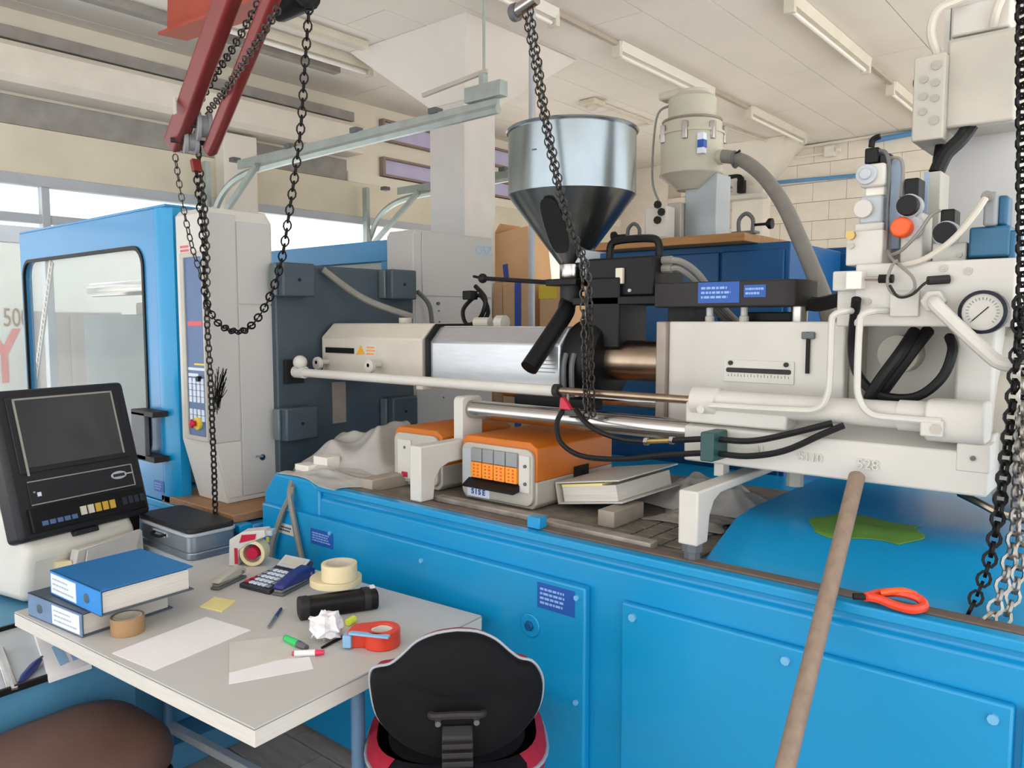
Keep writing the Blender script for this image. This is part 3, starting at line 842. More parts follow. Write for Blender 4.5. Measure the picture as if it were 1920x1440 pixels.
for x in (gx0 + .022, gx1 - .022):
    MB().lathe([(.007, fy - .01), (.007, fy - .004)], (x, 0, gz1 - .009), 8, 'y').build('screw', 'blackgrey', gp)
jx = -0.773
MB().box(jx - .018, jx + .018, fy - .012, fy, 1.597, 1.617).build('dip_collar', 'greydark', hb, bevel=.003)
MB().cyl((jx, fy - .006, 1.501), (jx, fy - .006, 1.617), .006, n=8).build('level_slot', 'black', hb)
for px in (-1.155, -1.038):
    MB().lathe([(.015, 1.645), (.015, 1.66), (.011, 1.665), (.011, 1.69)], (px, 2.38, 0), 10).build('grease_nipple', 'white', inj)
MB().box(-1.06, -0.903, 2.42, 2.52, 1.645, 1.675).build('top_plate', 'black', inj, bevel=.004)

# pull-in cylinder along the front
PY, PZ = 2.10, 1.415
cyx0, cyx1 = -1.061, -0.316
pc = MB().lathe([(.02, cyx0), (.042, cyx0), (.042, cyx0 + .075), (.034, cyx0 + .08), (.034, cyx1 - .19), (.038, cyx1 - .19), (.038, cyx1 - .12), (.03, cyx1 - .12)], (0, PY, PZ), 28, 'x').build('pull_in_cylinder', 'white', inj)
MB().prism(rr(PY - .05, PY + .06, PZ - .055, PZ + .045, .03), 'x', cyx1 - .125, cyx1).build('cylinder_head', 'white', pc, bevel=.006)
MB().lathe([(.013, PY - .065), (.013, PY - .045)], (cyx1 - .095, 0, PZ - .02), 6, 'y').build('banjo_bolt', 'offgrey', pc)
MB().box(cyx1 - .13, cyx1 - .08, PY - .062, PY - .048, PZ - .04, PZ).build('banjo_block', 'white', pc, bevel=.004)
MB().cyl((cyx0 + .04, PY - .045, PZ - .02), (cyx0 + .04, PY - .03, PZ - .02), .012, n=8).build('banjo_bolt', 'white', pc)
rodx = -1.562
MB().cyl((rodx, PY, PZ), (cyx0 + .02, PY, PZ), .0125, n=16).build('piston_rod', 'steel_brown', inj)
MB().cyl((-3.06, PY, PZ - .002), (rodx, PY, PZ - .002), .019, n=16).build('rod_tube', 'white', inj)
MB().cyl((rodx - .012, PY, PZ), (rodx + .008, PY, PZ), .022, n=14).build('rod_collar', 'blackgrey', inj)
MB().cyl((-3.05, PY, PZ), (-2.98, PY, PZ), .028, n=12).ball((-3.0, PY - .01, PZ + .045), .032).build('rod_eye', 'white', inj)

# guide bar with its end bracket, and the legs
GY, GZ = 2.12, 1.321
gb = MB().cyl((-1.985, GY, GZ), (-1.0, GY, GZ), .034, n=24).build('guide_bar', 'steel', inj)
MB().cyl((-1.985, 2.78, GZ), (-1.0, 2.78, GZ), .034, n=24).build('guide_bar', 'steel', inj)
MB().cyl((-2.0, GY + .22, GZ + .05), (-1.1, GY + .22, GZ + .05), .02, n=14).build('scale_rod', 'steel', inj)
MB().box(-1.85, -1.5, GY + .10, GY + .16, GZ + .02, GZ + .055).build('linear_scale', 'black', inj, bevel=.004)
MB().prism(rr(GY - .05, GY + .06, GZ - .13, GZ + .048, .02), 'x', -2.02, -1.975).build('bar_end_cap', 'white', inj, bevel=.004)
def leg(x, zt, zb, ye, name='support_leg'):
    po = [(1.842, zb), (1.905, zb), (1.915, zb + .07), (1.94, zb + .105), (1.98, zb + .12), (ye, zb + .125), (ye, zt), (1.842, zt)]
    l = MB().prism(po, 'x', x - .028, x + .028).build(name, 'white', inj, bevel=.005)
    return l
l2 = leg(-1.985, 1.215, 1.02, 2.2)
l1 = leg(-.945, 1.205, 1.06, 2.6)
MB().lathe([(.022, 1.02), (.022, 1.04), (.028, 1.04), (.028, 1.062)], (-.945, 1.872, 0), 8).build('levelling_foot', 'greydark', l1)

# carriage casting
KX0, KX1 = -1.079, -0.307
KY = 2.07
kz0_, kz1_ = 1.24, 1.342
ca = MB().prism([(KY, kz0_), (KY, kz1_), (KY + .06, kz1_ + .012), (2.16, kz1_ + .035), (2.8, kz1_ + .035), (2.8, kz0_)], 'x', KX0, KX1).build('carriage', 'white', inj, bevel=.006)
MB().box(KX0, KX0 + .3, KY + .005, 2.3, kz1_ + .01, kz1_ + .07).build('carriage_step', 'white', ca, bevel=.006)
MB().box(KX1 - .065, KX1 + .003, KY - .003, KY + .08, kz1_ - .045, kz1_ + .02).build('corner_pad', 'white', ca, bevel=.003)
MB().lathe([(.006, KY - .008), (.006, KY - .002)], (KX1 - .03, 0, kz1_ - .012), 8, 'y').build('screw', 'greydark', ca)
text('5110', .032, 'white', ca, (-0.71, KY - .003, 1.289), ROT_FRONT, .003, 'cast_number')
text('528', .036, 'white', ca, (-0.567, KY - .003, 1.287), ROT_FRONT, .003, 'cast_number')
text('31', .03, 'white', ca, (-0.848, KY - .003, 1.295), ROT_FRONT, .003, 'cast_number')
MB().box(-0.996, -0.968, 2.1, 2.14, 1.2, 1.25).build('bracket_pin', 'white', ca)
MB().lathe([(.22, KX1 - .02), (.22, KX1 + .05), (.19, KX1 + .06)], (0, 2.43, 1.36), 28, 'x').build('end_flange', 'offgrey', ca)
MB().tube([(-0.401, 2.3, 1.198), (-0.344, 2.25, 1.188), (-0.297, 2.25, 1.168), (-0.252, 2.3, 1.152)], .01, 8).build('drain_hose', 'steel_brown', ca)
MB().lathe([(.025, 1.16), (.025, 1.24)], (-0.833, 2.3, 0), 10).build('carriage_foot', 'offgrey', ca)

# rear body of the unit under the manifold
RX0, RX1 = -0.679, -0.322
rb = MB().box(RX0, RX1, 2.32, 2.75, 1.35, 1.70).build('rear_body', 'white', inj, bevel=.006)
MB().box(-0.408, RX1, 2.2, 2.34, 1.36, 1.66).build('rear_cheek', 'white', inj, bevel=.008)
MB().box(HX1, RX0 + .03, 2.24, 2.6, 1.34, 1.66).build('rear_cheek', 'offgrey', inj, bevel=.006)
MB().lathe([(.12, RX1 - .02), (.13, RX1), (.13, RX1 + .07), (.12, RX1 + .075)], (0, 2.42, 1.52), 28, 'x').build('motor_flange', 'white', inj)
MB().lathe([(.10, RX1 + .07), (.10, RX1 + .12), (.085, RX1 + .135), (0, RX1 + .135)], (0, 2.42, 1.52), 28, 'x').build('motor_cover', 'white', inj)
MB().cyl((-0.551, 2.33, 1.56), (-0.551, 2.24, 1.56), .05, n=20).build('hose_port', 'offgrey', inj)

# manifold block with fittings
MY = 2.12
mx0, mx1 = -0.629, -0.278
mf = MB().box(mx0, mx1, MY, 2.45, 1.634, 1.792).build('manifold', 'white', inj, bevel=.005)
MB().box(-0.689, mx0 + .01, MY + .01, 2.3, 1.726, 1.777).build('side_block', 'white', mf, bevel=.004)
MB().box(-0.682, mx0 + .01, MY + .03, 2.3, 1.633, 1.734).build('side_block', 'white', mf, bevel=.004)
MB().box(-0.667, -0.577, 2.16, 2.4, 1.792, 1.881).build('upper_block', 'white', mf, bevel=.004)
MB().box(-0.639, -0.601, 2.075, 2.12, 1.727, 1.772).build('solenoid_plug', 'lamp', mf, bevel=.003)
MB().cyl((-0.596, 2.09, 1.753), (-0.563, 2.09, 1.752), .006, n=8).build('sensor_pin', 'steel', mf)
MB().cyl((-0.563, 2.09, 1.752), (-0.53, 2.09, 1.751), .011, n=10).build('sensor_plug', 'black', mf)
MB().cyl((-0.453, 2.09, 1.744), (-0.413, 2.115, 1.747), .011, n=10).build('sensor_plug', 'blackgrey', mf)
MB().box(-0.542, -0.475, MY - .01, MY, 1.658, 1.722).build('cover_plate', 'white', mf, bevel=.003)
for (px, pz) in ((-0.596, 1.697), (-0.426, 1.774), (-0.374, 1.765), (-0.317, 1.709), (-0.534, 1.673), (-0.486, 1.672)):
    MB().lathe([(.009, MY - .004), (.009, MY)], (px, 0, pz), 10, 'y').lathe([(.004, MY - .006), (.004, MY)], (px, 0, pz), 6, 'y').build('socket_screw', 'offgrey', mf)
MB().lathe([(.012, 2.145), (.012, 2.16)], (-0.653, 0, 1.87), 8, 'y').build('brass_plug', 'brass', mf)
MB().lathe([(.008, 2.15), (.008, 2.16)], (-0.652, 0, 1.843), 8, 'y').build('socket_screw', 'offgrey', mf)
gx, gz = -0.333, 1.668
pg = MB().lathe([(.0, 2.12), (.046, 2.12), (.05, 2.10), (.05, 2.068), (.042, 2.064), (.042, 2.072)], (gx, 0, gz), 32, 'y').build('pressure_gauge', 'gauge_rim', inj)
MB().lathe([(0, 2.070), (.042, 2.070), (.042, 2.074), (0, 2.074)], (gx, 0, gz), 32, 'y').build('dial_face', 'white', pg)
MB().bar((gx - .02, 2.0685, gz - .02), (gx + .012, 2.0685, gz + .012), .002, .002).build('needle', 'dark', pg)
for k in range(21):
    a = math.radians(225 - 13.5 * k)
    MB().bar((gx + .028 * math.cos(a), 2.0692, gz + .028 * math.sin(a)), (gx + .034 * math.cos(a), 2.0692, gz + .034 * math.sin(a)), .0012, .0012, (0, 1, 0)).build('dial_mark', 'greydark', pg)
# hydraulic pipes
FYP = 2.045
MB().tube([(-0.635, 2.13, 1.673), (-0.628, 2.06, 1.673), (-0.653, FYP, 1.663), (-0.66, FYP, 1.637), (-0.66, FYP, 1.515), (-0.666, FYP, 1.453), (-0.692, FYP, 1.421), (-0.761, FYP, 1.414), (-0.988, FYP, 1.41)], .0085, 8, 5).build('hydraulic_pipe', 'white', inj)
MB().tube([(-0.548, 2.125, 1.673), (-0.562, 2.06, 1.672), (-0.585, FYP, 1.663), (-0.592, FYP, 1.637), (-0.593, FYP, 1.518), (-0.588, FYP, 1.458), (-0.559, FYP, 1.419), (-0.5, FYP, 1.413), (-0.402, FYP, 1.413)], .0085, 8, 5).build('hydraulic_pipe', 'white', inj)
MB().tube([(-0.441, 2.13, 1.695), (-0.429, 2.05, 1.69), (-0.4, 2.04, 1.66), (-0.316, 2.04, 1.576), (-0.284, 2.04, 1.553), (-0.239, 2.04, 1.549)], .016, 10, 6).build('hydraulic_pipe', 'white', inj)
MB().lathe([(.028, 2.09), (.028, 2.12)], (-0.441, 0, 1.695), 6, 'y').build('pipe_union', 'white', inj, bevel=.003)
# black hoses behind the pipes
def hose(pts, r, m='rubber', parent=inj, name='hydraulic_hose'):
    return MB().tube(pts, r, 10, 6).build(name, m, parent)
hose([(-0.507, 2.22, 1.62), (-0.522, 2.16, 1.569), (-0.568, 2.15, 1.493), (-0.595, 2.16, 1.445)], .016)
hose([(-0.48, 2.24, 1.623), (-0.502, 2.19, 1.575), (-0.552, 2.18, 1.492), (-0.583, 2.19, 1.443)], .016)
hose([(-0.427, 2.22, 1.607), (-0.409, 2.17, 1.572), (-0.429, 2.16, 1.506), (-0.487, 2.16, 1.456), (-0.569, 2.16, 1.457), (-0.626, 2.17, 1.503), (-0.645, 2.17, 1.58), (-0.618, 2.1, 1.704)], .012)

# feed hoses slung under the barrel, held by the green clamp
fh = thing('air_hose', 'pair of black hoses slung from the valve under the barrel to the green clamp', 'hose', (-1.395, 2.0, 1.226))
MB().tube([(-1.503, 2.05, 1.359), (-1.506, 2.02, 1.315), (-1.474, 2.0, 1.26), (-1.395, 2.0, 1.226), (-1.258, 2.0, 1.231), (-1.096, 2.0, 1.262), (-0.969, 2.01, 1.28), (-0.864, 2.02, 1.282), (-0.766, 2.03, 1.306), (-0.678, 2.05, 1.355), (-0.626, 2.06, 1.383)], .0085, 8, 5).build('hose', 'rubber', fh)
MB().tube([(-1.452, 2.05, 1.363), (-1.393, 2.02, 1.33), (-1.316, 2.0, 1.305), (-1.24, 2.0, 1.293), (-1.163, 2.0, 1.294)], .0085, 8, 5).build('hose', 'rubber', fh)
MB().tube([(-1.076, 2.0, 1.306), (-0.969, 2.01, 1.32), (-0.865, 2.02, 1.323), (-0.782, 2.03, 1.343), (-0.655, 2.06, 1.386)], .0085, 8, 5).build('hose', 'rubber', fh)
MB().cyl((-1.17, 2.0, 1.294), (-1.071, 2.0, 1.307), .007, n=8).build('brass_fitting', 'brass', fh)
for q in ((-1.163, 2.0, 1.294), (-1.08, 2.0, 1.306)):
    MB().lathe([(.012, q[0] - .006), (.012, q[0] + .006)], (0, q[1], q[2]), 6, 'x').build('hexagon_nut', 'steel', fh)
gc = MB().prism(rr(-0.98, -0.94, 1.262, 1.343, .006), 'y', 1.975, 2.065).build('hose_clamp', 'greenplastic', fh, bevel=.003)
ms = thing('shut_off_valve', 'small red shut-off lever valve under the black end ring', 'valve', (-1.488, 2.06, 1.356))
MB().prism([(-1.506, 1.362), (-1.459, 1.362), (-1.489, 1.401), (-1.502, 1.401)], 'y', 2.03, 2.05).build('lever', 'crimson', ms, bevel=.003)
MB().cyl((-1.497, 2.06, 1.359), (-1.511, 2.09, 1.405), .006, n=8).build('stem', 'steel', ms)
MB().cyl((-1.523, 2.06, 1.35), (-1.448, 2.06, 1.356), .012, n=8).build('body', 'greydark', ms)

# ================================================================== hopper
HCX = -1.747
hp = thing('material_hopper', 'large shiny galvanised hopper with black oval sight window', 'hopper', (HCX, AX, 1.82))
zr, zc_, zb_ = 2.344, 2.107, 1.858
R = .238
MB().lathe([(.0, zr - .02), (R - .004, zr - .02), (R - .004, zr - .004), (R, zr - .004), (R, zc_ + .005), (R - .004, zc_), (.045, zb_), (.0, zb_)], (HCX, AX, 0), 56).build('shell', 'galv', hp, smooth=30)
MB().torus((HCX, AX, zr), 'z', R + .002, .007, 56, 6).build('rim', 'galv', hp)
MB().lathe([(0, zr + .002), (R - .02, zr + .002), (R - .02, zr + .008), (0, zr + .008)], (HCX, AX, 0), 40).build('lid', 'wood', hp)
MB().lathe([(.041, zb_ - .055), (.044, zb_ - .05), (.044, zb_ + .01), (.041, zb_ + .015)], (HCX, AX, 0), 24).build('neck', 'steel', hp)
# oval sight window lying on the cone
sw = []
ca_ = math.radians(-78)      # bearing of the window on the cone
slope = math.atan2(R - .045, zc_ - zb_)
for k in range(24):
    t = 2 * math.pi * k / 24
    ct, sn = math.cos(t), math.sin(t)
    u = .036 * abs(ct) ** .55 * (1 if ct >= 0 else -1); vv = .5 + .40 * abs(sn) ** .8 * (1 if sn >= 0 else -1)
    h_ = zb_ + (zc_ - zb_) * (.16 + .72 * (vv - .1) / .8)
    rr_ = .045 + (R - .049) * (h_ - zb_) / (zc_ - zb_)
    sw.append((rr_, u, h_))
oc = MB(); v1 = []; v2 = []
for rr_, u, h_ in sw:
    a = ca_ + u / rr_
    v1.append((HCX + (rr_ + .0015) * math.cos(a), AX + (rr_ + .0015) * math.sin(a), h_))
    v2.append((HCX + (rr_ + .013) * math.cos(a), AX + (rr_ + .013) * math.sin(a), h_ - .004))
n_ = len(v1)
oc.add(v1 + v2, [(k, (k + 1) % n_, n_ + (k + 1) % n_, n_ + k) for k in range(n_)] + [tuple(range(n_, 2 * n_)), tuple(range(n_))[::-1]])
oc.build('sight_window', 'dark', hp, smooth=0)
for k in (-1, 1):
    MB().bar((HCX + (R + .002) * math.cos(-1.45 + .12 * k), AX + (R + .002) * math.sin(-1.45 + .12 * k), zr - .10), (HCX + (R + .002) * math.cos(-1.38 + .12 * k), AX + (R + .002) * math.sin(-1.38 + .12 * k), zr - .10), .003, .004).build('level_mark', 'greydark', hp)
# slide, throat and discharge tube
fs = thing('feed_slide', 'black hopper slide with lever and angled discharge tube', 'hopper slide', (HCX, AX, 1.66))
zs = zb_ - .055
MB().box(HCX - .07, HCX + .07, AX - .07, AX + .07, zs - .025, zs).build('slide_plate', 'black', fs, bevel=.004)
MB().cyl((HCX, AX, zs - .09), (HCX, AX, zs - .02), .042, n=20).build('neck', 'blackgrey', fs)
ta = Vector((HCX + .02, AX - .01, zs - .08)); tb = Vector((-1.75, 2.18, 1.479))
MB().tube([(HCX, AX, zs - .05), (HCX - .005, AX - .02, zs - .1), ta.lerp(tb, .25), tb], .033, 16, 5).build('discharge_tube', 'black', fs)
la = Vector((HCX - .06, AX - .05, zs - .012)); lb = Vector((-2.134, 2.36, 1.817))
lv = MB().cyl(la, lb, .009, n=10).build('lever', 'black', fs)
MB().ball(tuple(lb), .020).build('lever_ball', 'black', lv)
MB().cyl(lb, (-2.184, 2.36, 1.827), .006, n=6).build('lever_tip', 'black', lv)
# feed motor block with handle
mo = thing('feed_motor', 'black drive block with carrying handle and grey cable glands', 'motor', (-1.4, 2.45, 1.70))
mxa, mxb = -1.642, -1.364
mza, mzb = 1.733, 1.871
MB().box(mxa, mxb, 2.38, 2.60, mza, mzb).build('body', 'black', mo, bevel=.008)
MB().box(mxa - .05, mxb + .03, 2.36, 2.62, mza - .03, mza).build('base_plate', 'black', mo, bevel=.004)
MB().tube([(mxa + .06, 2.44, mzb), (mxa + .065, 2.44, mzb + .05), (mxa + .1, 2.44, mzb + .065), (mxb - .06, 2.44, mzb + .065), (mxb - .02, 2.44, mzb + .05), (mxb - .015, 2.44, mzb)], .014, 8, 4).build('handle', 'black', mo)
MB().box(-1.51, -1.481, 2.365, 2.38, 1.777, 1.832).build('tag', 'lamp_old', mo, bevel=.002)
for k in range(4):
    MB().lathe([(.006, 2.372), (.006, 2.38)], (mxa + .05 + .045 * k, 0, mza + .02), 8, 'y').build('screw', 'palegrey', mo)
for py in ((-1.356, 2.4, 1.856), (-1.355, 2.4, 1.827)):
    MB().cyl((mxb, 2.44, py[2]), (mxb + .035, 2.44, py[2]), .015, n=10).build('cable_gland', 'greyhose', mo)
MB().tube([(mxb + .03, 2.44, 1.855), (-1.299, 2.46, 1.847), (-1.258, 2.5, 1.806), (-1.201, 2.55, 1.705), (-1.143, 2.6, 1.628)], .012, 8).tube([(mxb + .03, 2.44, 1.826), (-1.308, 2.46, 1.824), (-1.267, 2.5, 1.779), (-1.22, 2.55, 1.687), (-1.173, 2.6, 1.628)], .011, 8).build('grey_cables', 'greyhose', mo)
MB().box(mxa - .1, mxa - .02, 2.4, 2.5, mzb - .01, mzb + .035).build('connector_box', 'palegrey', mo, bevel=.004)
# belt guard with two blue stickers
bgd = thing('belt_guard', 'dark grey belt guard box with two blue stickers behind the barrel', 'belt guard', (-1.0, 2.35, 1.66))
bga, bgb = -1.34, -0.852
bz0, bz1 = 1.691, 1.773
MB().prism([(bga, 2.34), (bgb - .05, 2.34), (bgb - .015, 2.36), (bgb, 2.41), (bgb, 2.5), (bga, 2.5)], 'z', bz0, bz1).build('casing', 'blackgrey', bgd, bevel=.005)
sticker(bgd, -1.178, -1.038, 1.704, 1.77, 2.34, 3, 21)
sticker(bgd, -1.023, -0.953, 1.72, 1.758, 2.34, 2, 22)
MB().cyl((bgb - .03, 2.43, bz0 - .05), (bgb - .03, 2.43, bz0), .025, n=14).build('pulley_hub', 'steel', bgd)
MB().box(bga + .02, bga + .12, 2.40, 2.48, bz0 - .06, bz0).build('foot', 'black', bgd)
MB().tube([(bgb - .01, 2.45, bz0 + .01), (-0.823, 2.45, 1.699), (-0.736, 2.42, 1.719)], .022, 8).build('black_sleeve', 'rubber', bgd)

# ================================================================== things behind the machine
cab = thing('control_cabinet', 'dark blue control cabinet standing behind the barrel', 'cabinet', (-1.6, 3.5, 0))
ca0, ca1 = -2.249, -1.225
czt = 1.976
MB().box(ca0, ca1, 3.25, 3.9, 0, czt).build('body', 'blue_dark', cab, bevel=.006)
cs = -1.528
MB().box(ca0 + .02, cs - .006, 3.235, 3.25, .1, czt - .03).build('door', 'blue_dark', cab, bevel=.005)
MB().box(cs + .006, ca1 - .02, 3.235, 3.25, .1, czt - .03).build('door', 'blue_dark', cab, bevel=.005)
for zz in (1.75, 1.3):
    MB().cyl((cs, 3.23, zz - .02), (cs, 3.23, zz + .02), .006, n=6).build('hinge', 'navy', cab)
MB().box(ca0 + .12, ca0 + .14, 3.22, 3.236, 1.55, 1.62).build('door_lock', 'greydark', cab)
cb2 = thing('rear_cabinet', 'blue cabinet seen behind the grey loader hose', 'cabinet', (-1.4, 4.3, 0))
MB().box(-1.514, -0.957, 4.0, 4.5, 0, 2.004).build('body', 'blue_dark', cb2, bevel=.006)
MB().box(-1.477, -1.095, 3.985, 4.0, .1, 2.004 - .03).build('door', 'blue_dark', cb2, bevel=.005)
bd0, bd1 = -2.123, -1.367
bdz = czt
wb = tag(MB().box(bd0, bd1, 3.12, 4.0, bdz, bdz + .036).build('wooden_board', 'wood', bevel=.003), 'thick wooden board lying on the blue cabinet under the loader', 'board')
ZT = bdz + .036
# vacuum loader
LX, LY = -1.769, 3.42
ld = thing('vacuum_loader', 'grey beige vacuum material loader standing on the wooden board', 'loader', (LX, LY, ZT))
def lz(py): return LZ[py]
LZ = {q: v for q, v in ((190, 2.724), (200, 2.693), (208, 2.673), (245, 2.577), (268, 2.518), (345, 2.323), (370, 2.258), (392, 2.201))}
s_ = 0.003
MB().lathe([(.0, LZ[190] - .01), (24 * s_, LZ[190] - .01), (24 * s_, LZ[200])], (LX, LY, 0), 20).build('motor_cap', 'loader', ld, bevel=.004)
MB().box(LX - 50 * s_, LX - 8 * s_, LY - .06, LY + .02, LZ[200] - .01, LZ[190]).build('terminal_box', 'loader', ld, bevel=.012)
MB().lathe([(30 * s_, LZ[200]), (37 * s_, LZ[208]), (37 * s_, LZ[245])], (LX, LY, 0), 28).build('motor', 'loader', ld)
MB().lathe([(40 * s_, LZ[245]), (46 * s_, LZ[245] - .015), (46 * s_, LZ[268]), (50 * s_, LZ[268]), (50 * s_, LZ[268] - .012)], (LX, LY, 0), 32).build('filter_ring', 'loader', ld)
MB().lathe([(48 * s_, LZ[268] - .012), (48 * s_, LZ[345]), (44 * s_, LZ[345] - .01), (22 * s_, LZ[370]), (0, LZ[370])], (LX, LY, 0), 32).build('canister', 'loader', ld)
for k in range(4):
    a = -2.2 + k * .9
    MB().box(LX + 48 * s_ * math.cos(a) - .012, LX + 48 * s_ * math.cos(a) + .012, LY + 48 * s_ * math.sin(a) - .012, LY + 48 * s_ * math.sin(a) + .012, LZ[268] - .05, LZ[268] + .03).build('toggle_latch', 'steel', ld, bevel=.003)
MB().box(LX + 30 * s_, LX + 40 * s_, LY - 41 * s_, LY - 30 * s_, LZ[345] + .075, LZ[268] - .03).build('type_label', 'label_white', ld)
MB().box(LX + 30.5 * s_, LX + 40.5 * s_, LY - 41.3 * s_, LY - 30 * s_, LZ[345] + .10, LZ[268] - .06).build('type_label', 'sticker', ld)
MB().torus((LX, LY, LZ[345] + .004), 'z', 48.5 * s_, .004, 32, 6).build('canister_seam', 'offgrey', ld)
MB().torus((LX, LY, LZ[245] - .004), 'z', 45 * s_, .005, 32, 6).build('clamp_ring', 'flange', ld)
MB().box(LX - 5 * s_, LX + 48 * s_, LY - .03, LY + .12, ZT, LZ[345]).build('stand', 'loader_stand', ld, bevel=.004)
MB().box(LX - 30 * s_, LX - 6 * s_, LY - .06, LY + .1, ZT, LZ[392]).build('switch_box', 'offgrey', ld, bevel=.006)
MB().box(LX - 40 * s_, LX + 55 * s_, LY - .12, LY + .14, ZT, ZT + .012).build('foot_plate', 'bluegrey', ld)
MB().lathe([(.025, LY - .14), (.025, LY - .1)], (LX - 22 * s_, 0, ZT + .04), 10, 'y').build('black_knob', 'black', ld)
MB().tube([(LX - 32 * s_, LY - .05, LZ[208] - .02), (LX - 48 * s_, LY - .08, LZ[245] + .02), (LX - 54 * s_, LY - .08, LZ[345]), (LX - 40 * s_, LY - .08, LZ[392])], .006, 6).build('motor_cable', 'greyhose', ld)
MB().cyl((LX, LY, 2.395), (-1.605, 3.41, 2.391), .034, n=14).build('suction_spigot', 'loader', ld)
hs = thing('suction_hose', 'thick grey suction hose curving down from the loader', 'hose', (-0.915, 2.75, 1.714))
MB().tube([(-1.621, 3.41, 2.395), (-1.559, 3.4, 2.381), (-1.471, 3.36, 2.34), (-1.339, 3.25, 2.241), (-1.218, 3.15, 2.109), (-1.113, 3.05, 1.957), (-1.023, 2.95, 1.827), (-0.942, 2.85, 1.706), (-0.901, 2.8, 1.613)], .030, 14, 6).build('hose', 'greyhose', hs)
MB().torus((-1.53, 3.37, 2.363), 'x', .034, .006, 16, 6).build('hose_clip', 'greydark', hs)
MB().bar((-1.531, 3.37, 2.384), (-1.506, 3.37, 2.4), .008, .008).build('clip_screw', 'black', hs)
def gclamp(px, pz, y, s, lab):
    t = thing('toggle_clamp', lab, 'clamp', (px, y, ZT), 0)
    MB().box(-.05, .05, -.03, .03, 0, .01).build('foot', 'greydark', t)
    MB().tube([(-.03, 0, .01), (-.03, 0, .06), (0, 0, .085), (.03, 0, .06), (.03, 0, .01)], .009, 8, 4).build('bow', 'greydark', t)
    MB().cyl((s * .03, 0, .035), (s * .09, 0, .035), .006, n=8).build('spindle', 'black', t)
    MB().lathe([(.005, s * .085), (.022, s * .10), (.022, s * .115), (.005, s * .12)], (0, 0, .035), 12, 'x').build('knob', 'black', t)
gclamp(-1.398, 0, 3.2, 1, 'black screw clamp at the right corner of the wooden board')
gclamp(-1.945, 0, 3.2, -1, 'black screw clamp at the left end of the wooden board')
ps = thing('socket_box', 'white electrical box with black sockets beside the loader', 'socket box', (-1.839, 3.25, ZT))
MB().box(-1.901, -1.784, 3.22, 3.3, ZT + .012, 2.17).build('body', 'white', ps, bevel=.008)
MB().box(-1.927, -1.768, 3.2, 3.32, ZT, ZT + .012).build('base', 'white', ps, bevel=.003)
for k in range(3):
    MB().lathe([(.018, 3.21), (.018, 3.222)], (-1.829 + .02 * (k % 2), 0, 2.106 + .035 * k), 8, 'y').build('socket', 'black', ps)
# tall cartons and the steel post
def carton(name, lab, x0, x1, y0, y1, z1, tape=None, rot=0):
    t = thing(name, lab, 'carton', ((x0 + x1) / 2, (y0 + y1) / 2, 0), 0, group=None)
    w, d = (x1 - x0) / 2, (y1 - y0) / 2
    MB().box(-w, w, -d, d, 0, z1).build('body', 'cardboard', t, bevel=.004)
    MB().box(-w + .01, w - .01, -d + .01, d - .01, z1, z1 + .004).build('lid_flap', 'cardboard_in', t)
    if tape: MB().box(tape[0] - .03, tape[0] + .03, -d - .002, -d, .2, z1 - .02).build('blue_tape', 'tape_blue', t, smooth=0)
    return t
CYB = 4.35
carton('carton', 'narrow upright carton at the left of the carton group', -3.873, -3.784, 4.4, 4.6, 1.925)
carton('carton', 'upright carton with a long blue tape strip behind the lever', -3.736, -3.492, 4.35, 4.65, 1.936, (.02,))
cc = carton('carton', 'upright carton with yellow label left of the discharge tube', -3.397, -3.212, 4.35, 4.65, 1.926)
MB().box(-.1, .06, -.153, -.15, 1.798, 1.89).build('yellow_label', 'yellow', cc, smooth=0)
carton('carton', 'carton half hidden behind the feed throat', -3.436, -3.227, 4.68, 4.9, 1.806)
t = thing('leaning_carton', 'large open carton leaning against the column behind the hopper', 'carton', (-3.688, 4.78, 0), rot=(0, math.radians(-7), 0))
MB().box(-.2, .22, -.12, .12, 0.03, 2.349).build('body', 'cardboard', t, bevel=.004)
MB().hexa([(-.2, -.12, 2.28), (-.05, -.12, 2.42), (-.05, .12, 2.42), (-.2, .12, 2.28), (-.19, -.12, 2.275), (-.04, -.12, 2.415), (-.04, .12, 2.415), (-.19, .12, 2.275)]).build('open_flap', 'cardboard', t, smooth=0)
MB().box(-.06, -.01, -.123, -.12, .4, 2.1).build('blue_tape', 'tape_blue', t, smooth=0)
po = thing('steel_post', 'slim grey steel post rising to the ceiling behind the hopper', 'post', (-3.15, 3.95, 0))
MB().cyl((-3.15, 3.95, .012), (-3.15, 3.95, CZ), .021, n=12).build('tube', 'palegrey', po)
MB().box(-3.15 - .06, -3.15 + .06, 3.89, 4.01, 0, .012).build('foot_plate', 'palegrey', po)

# ================================================================== things lying on the bed
def controller(name, lab, x0, x1, y0, y1, z0, z1):
    t = thing(name, lab, 'controller', ((x0 + x1) / 2, y0, z0))
    zm = z0 + (z1 - z0) * .42
    MB().prism([(x0, zm), (x1, zm), (x1, z1 - .02), (x1 - .03, z1), (x0 + .02, z1), (x0, z1 - .02)], 'y', y0, y1).build('orange_lid', 'orange', t, bevel=.004)
    MB().prism([(x0 + .015, z0), (x1 - .02, z0), (x1, z0 + .02), (x1, zm), (x0, zm), (x0, z0 + .02)], 'y', y0, y1).build('grey_tray', 'offgrey', t, bevel=.004)
    return t
zc0 = 1.01
tc = controller('temperature_controller', 'large orange temperature controller with four plug-in modules', -1.945, -1.602, 2.04, 2.5, zc0, 1.238)
MB().prism(rr(-1.935, -1.61, zc0 + .012, 1.215, .03), 'y', 2.025, 2.04).build('front_bezel', 'offgrey', tc, bevel=.003)
fx0, fx1 = -1.93, -1.62
MB().box(-1.665, -1.62, 2.02, 2.026, zc0 + .06, 1.195).build('side_strip', 'white', tc)
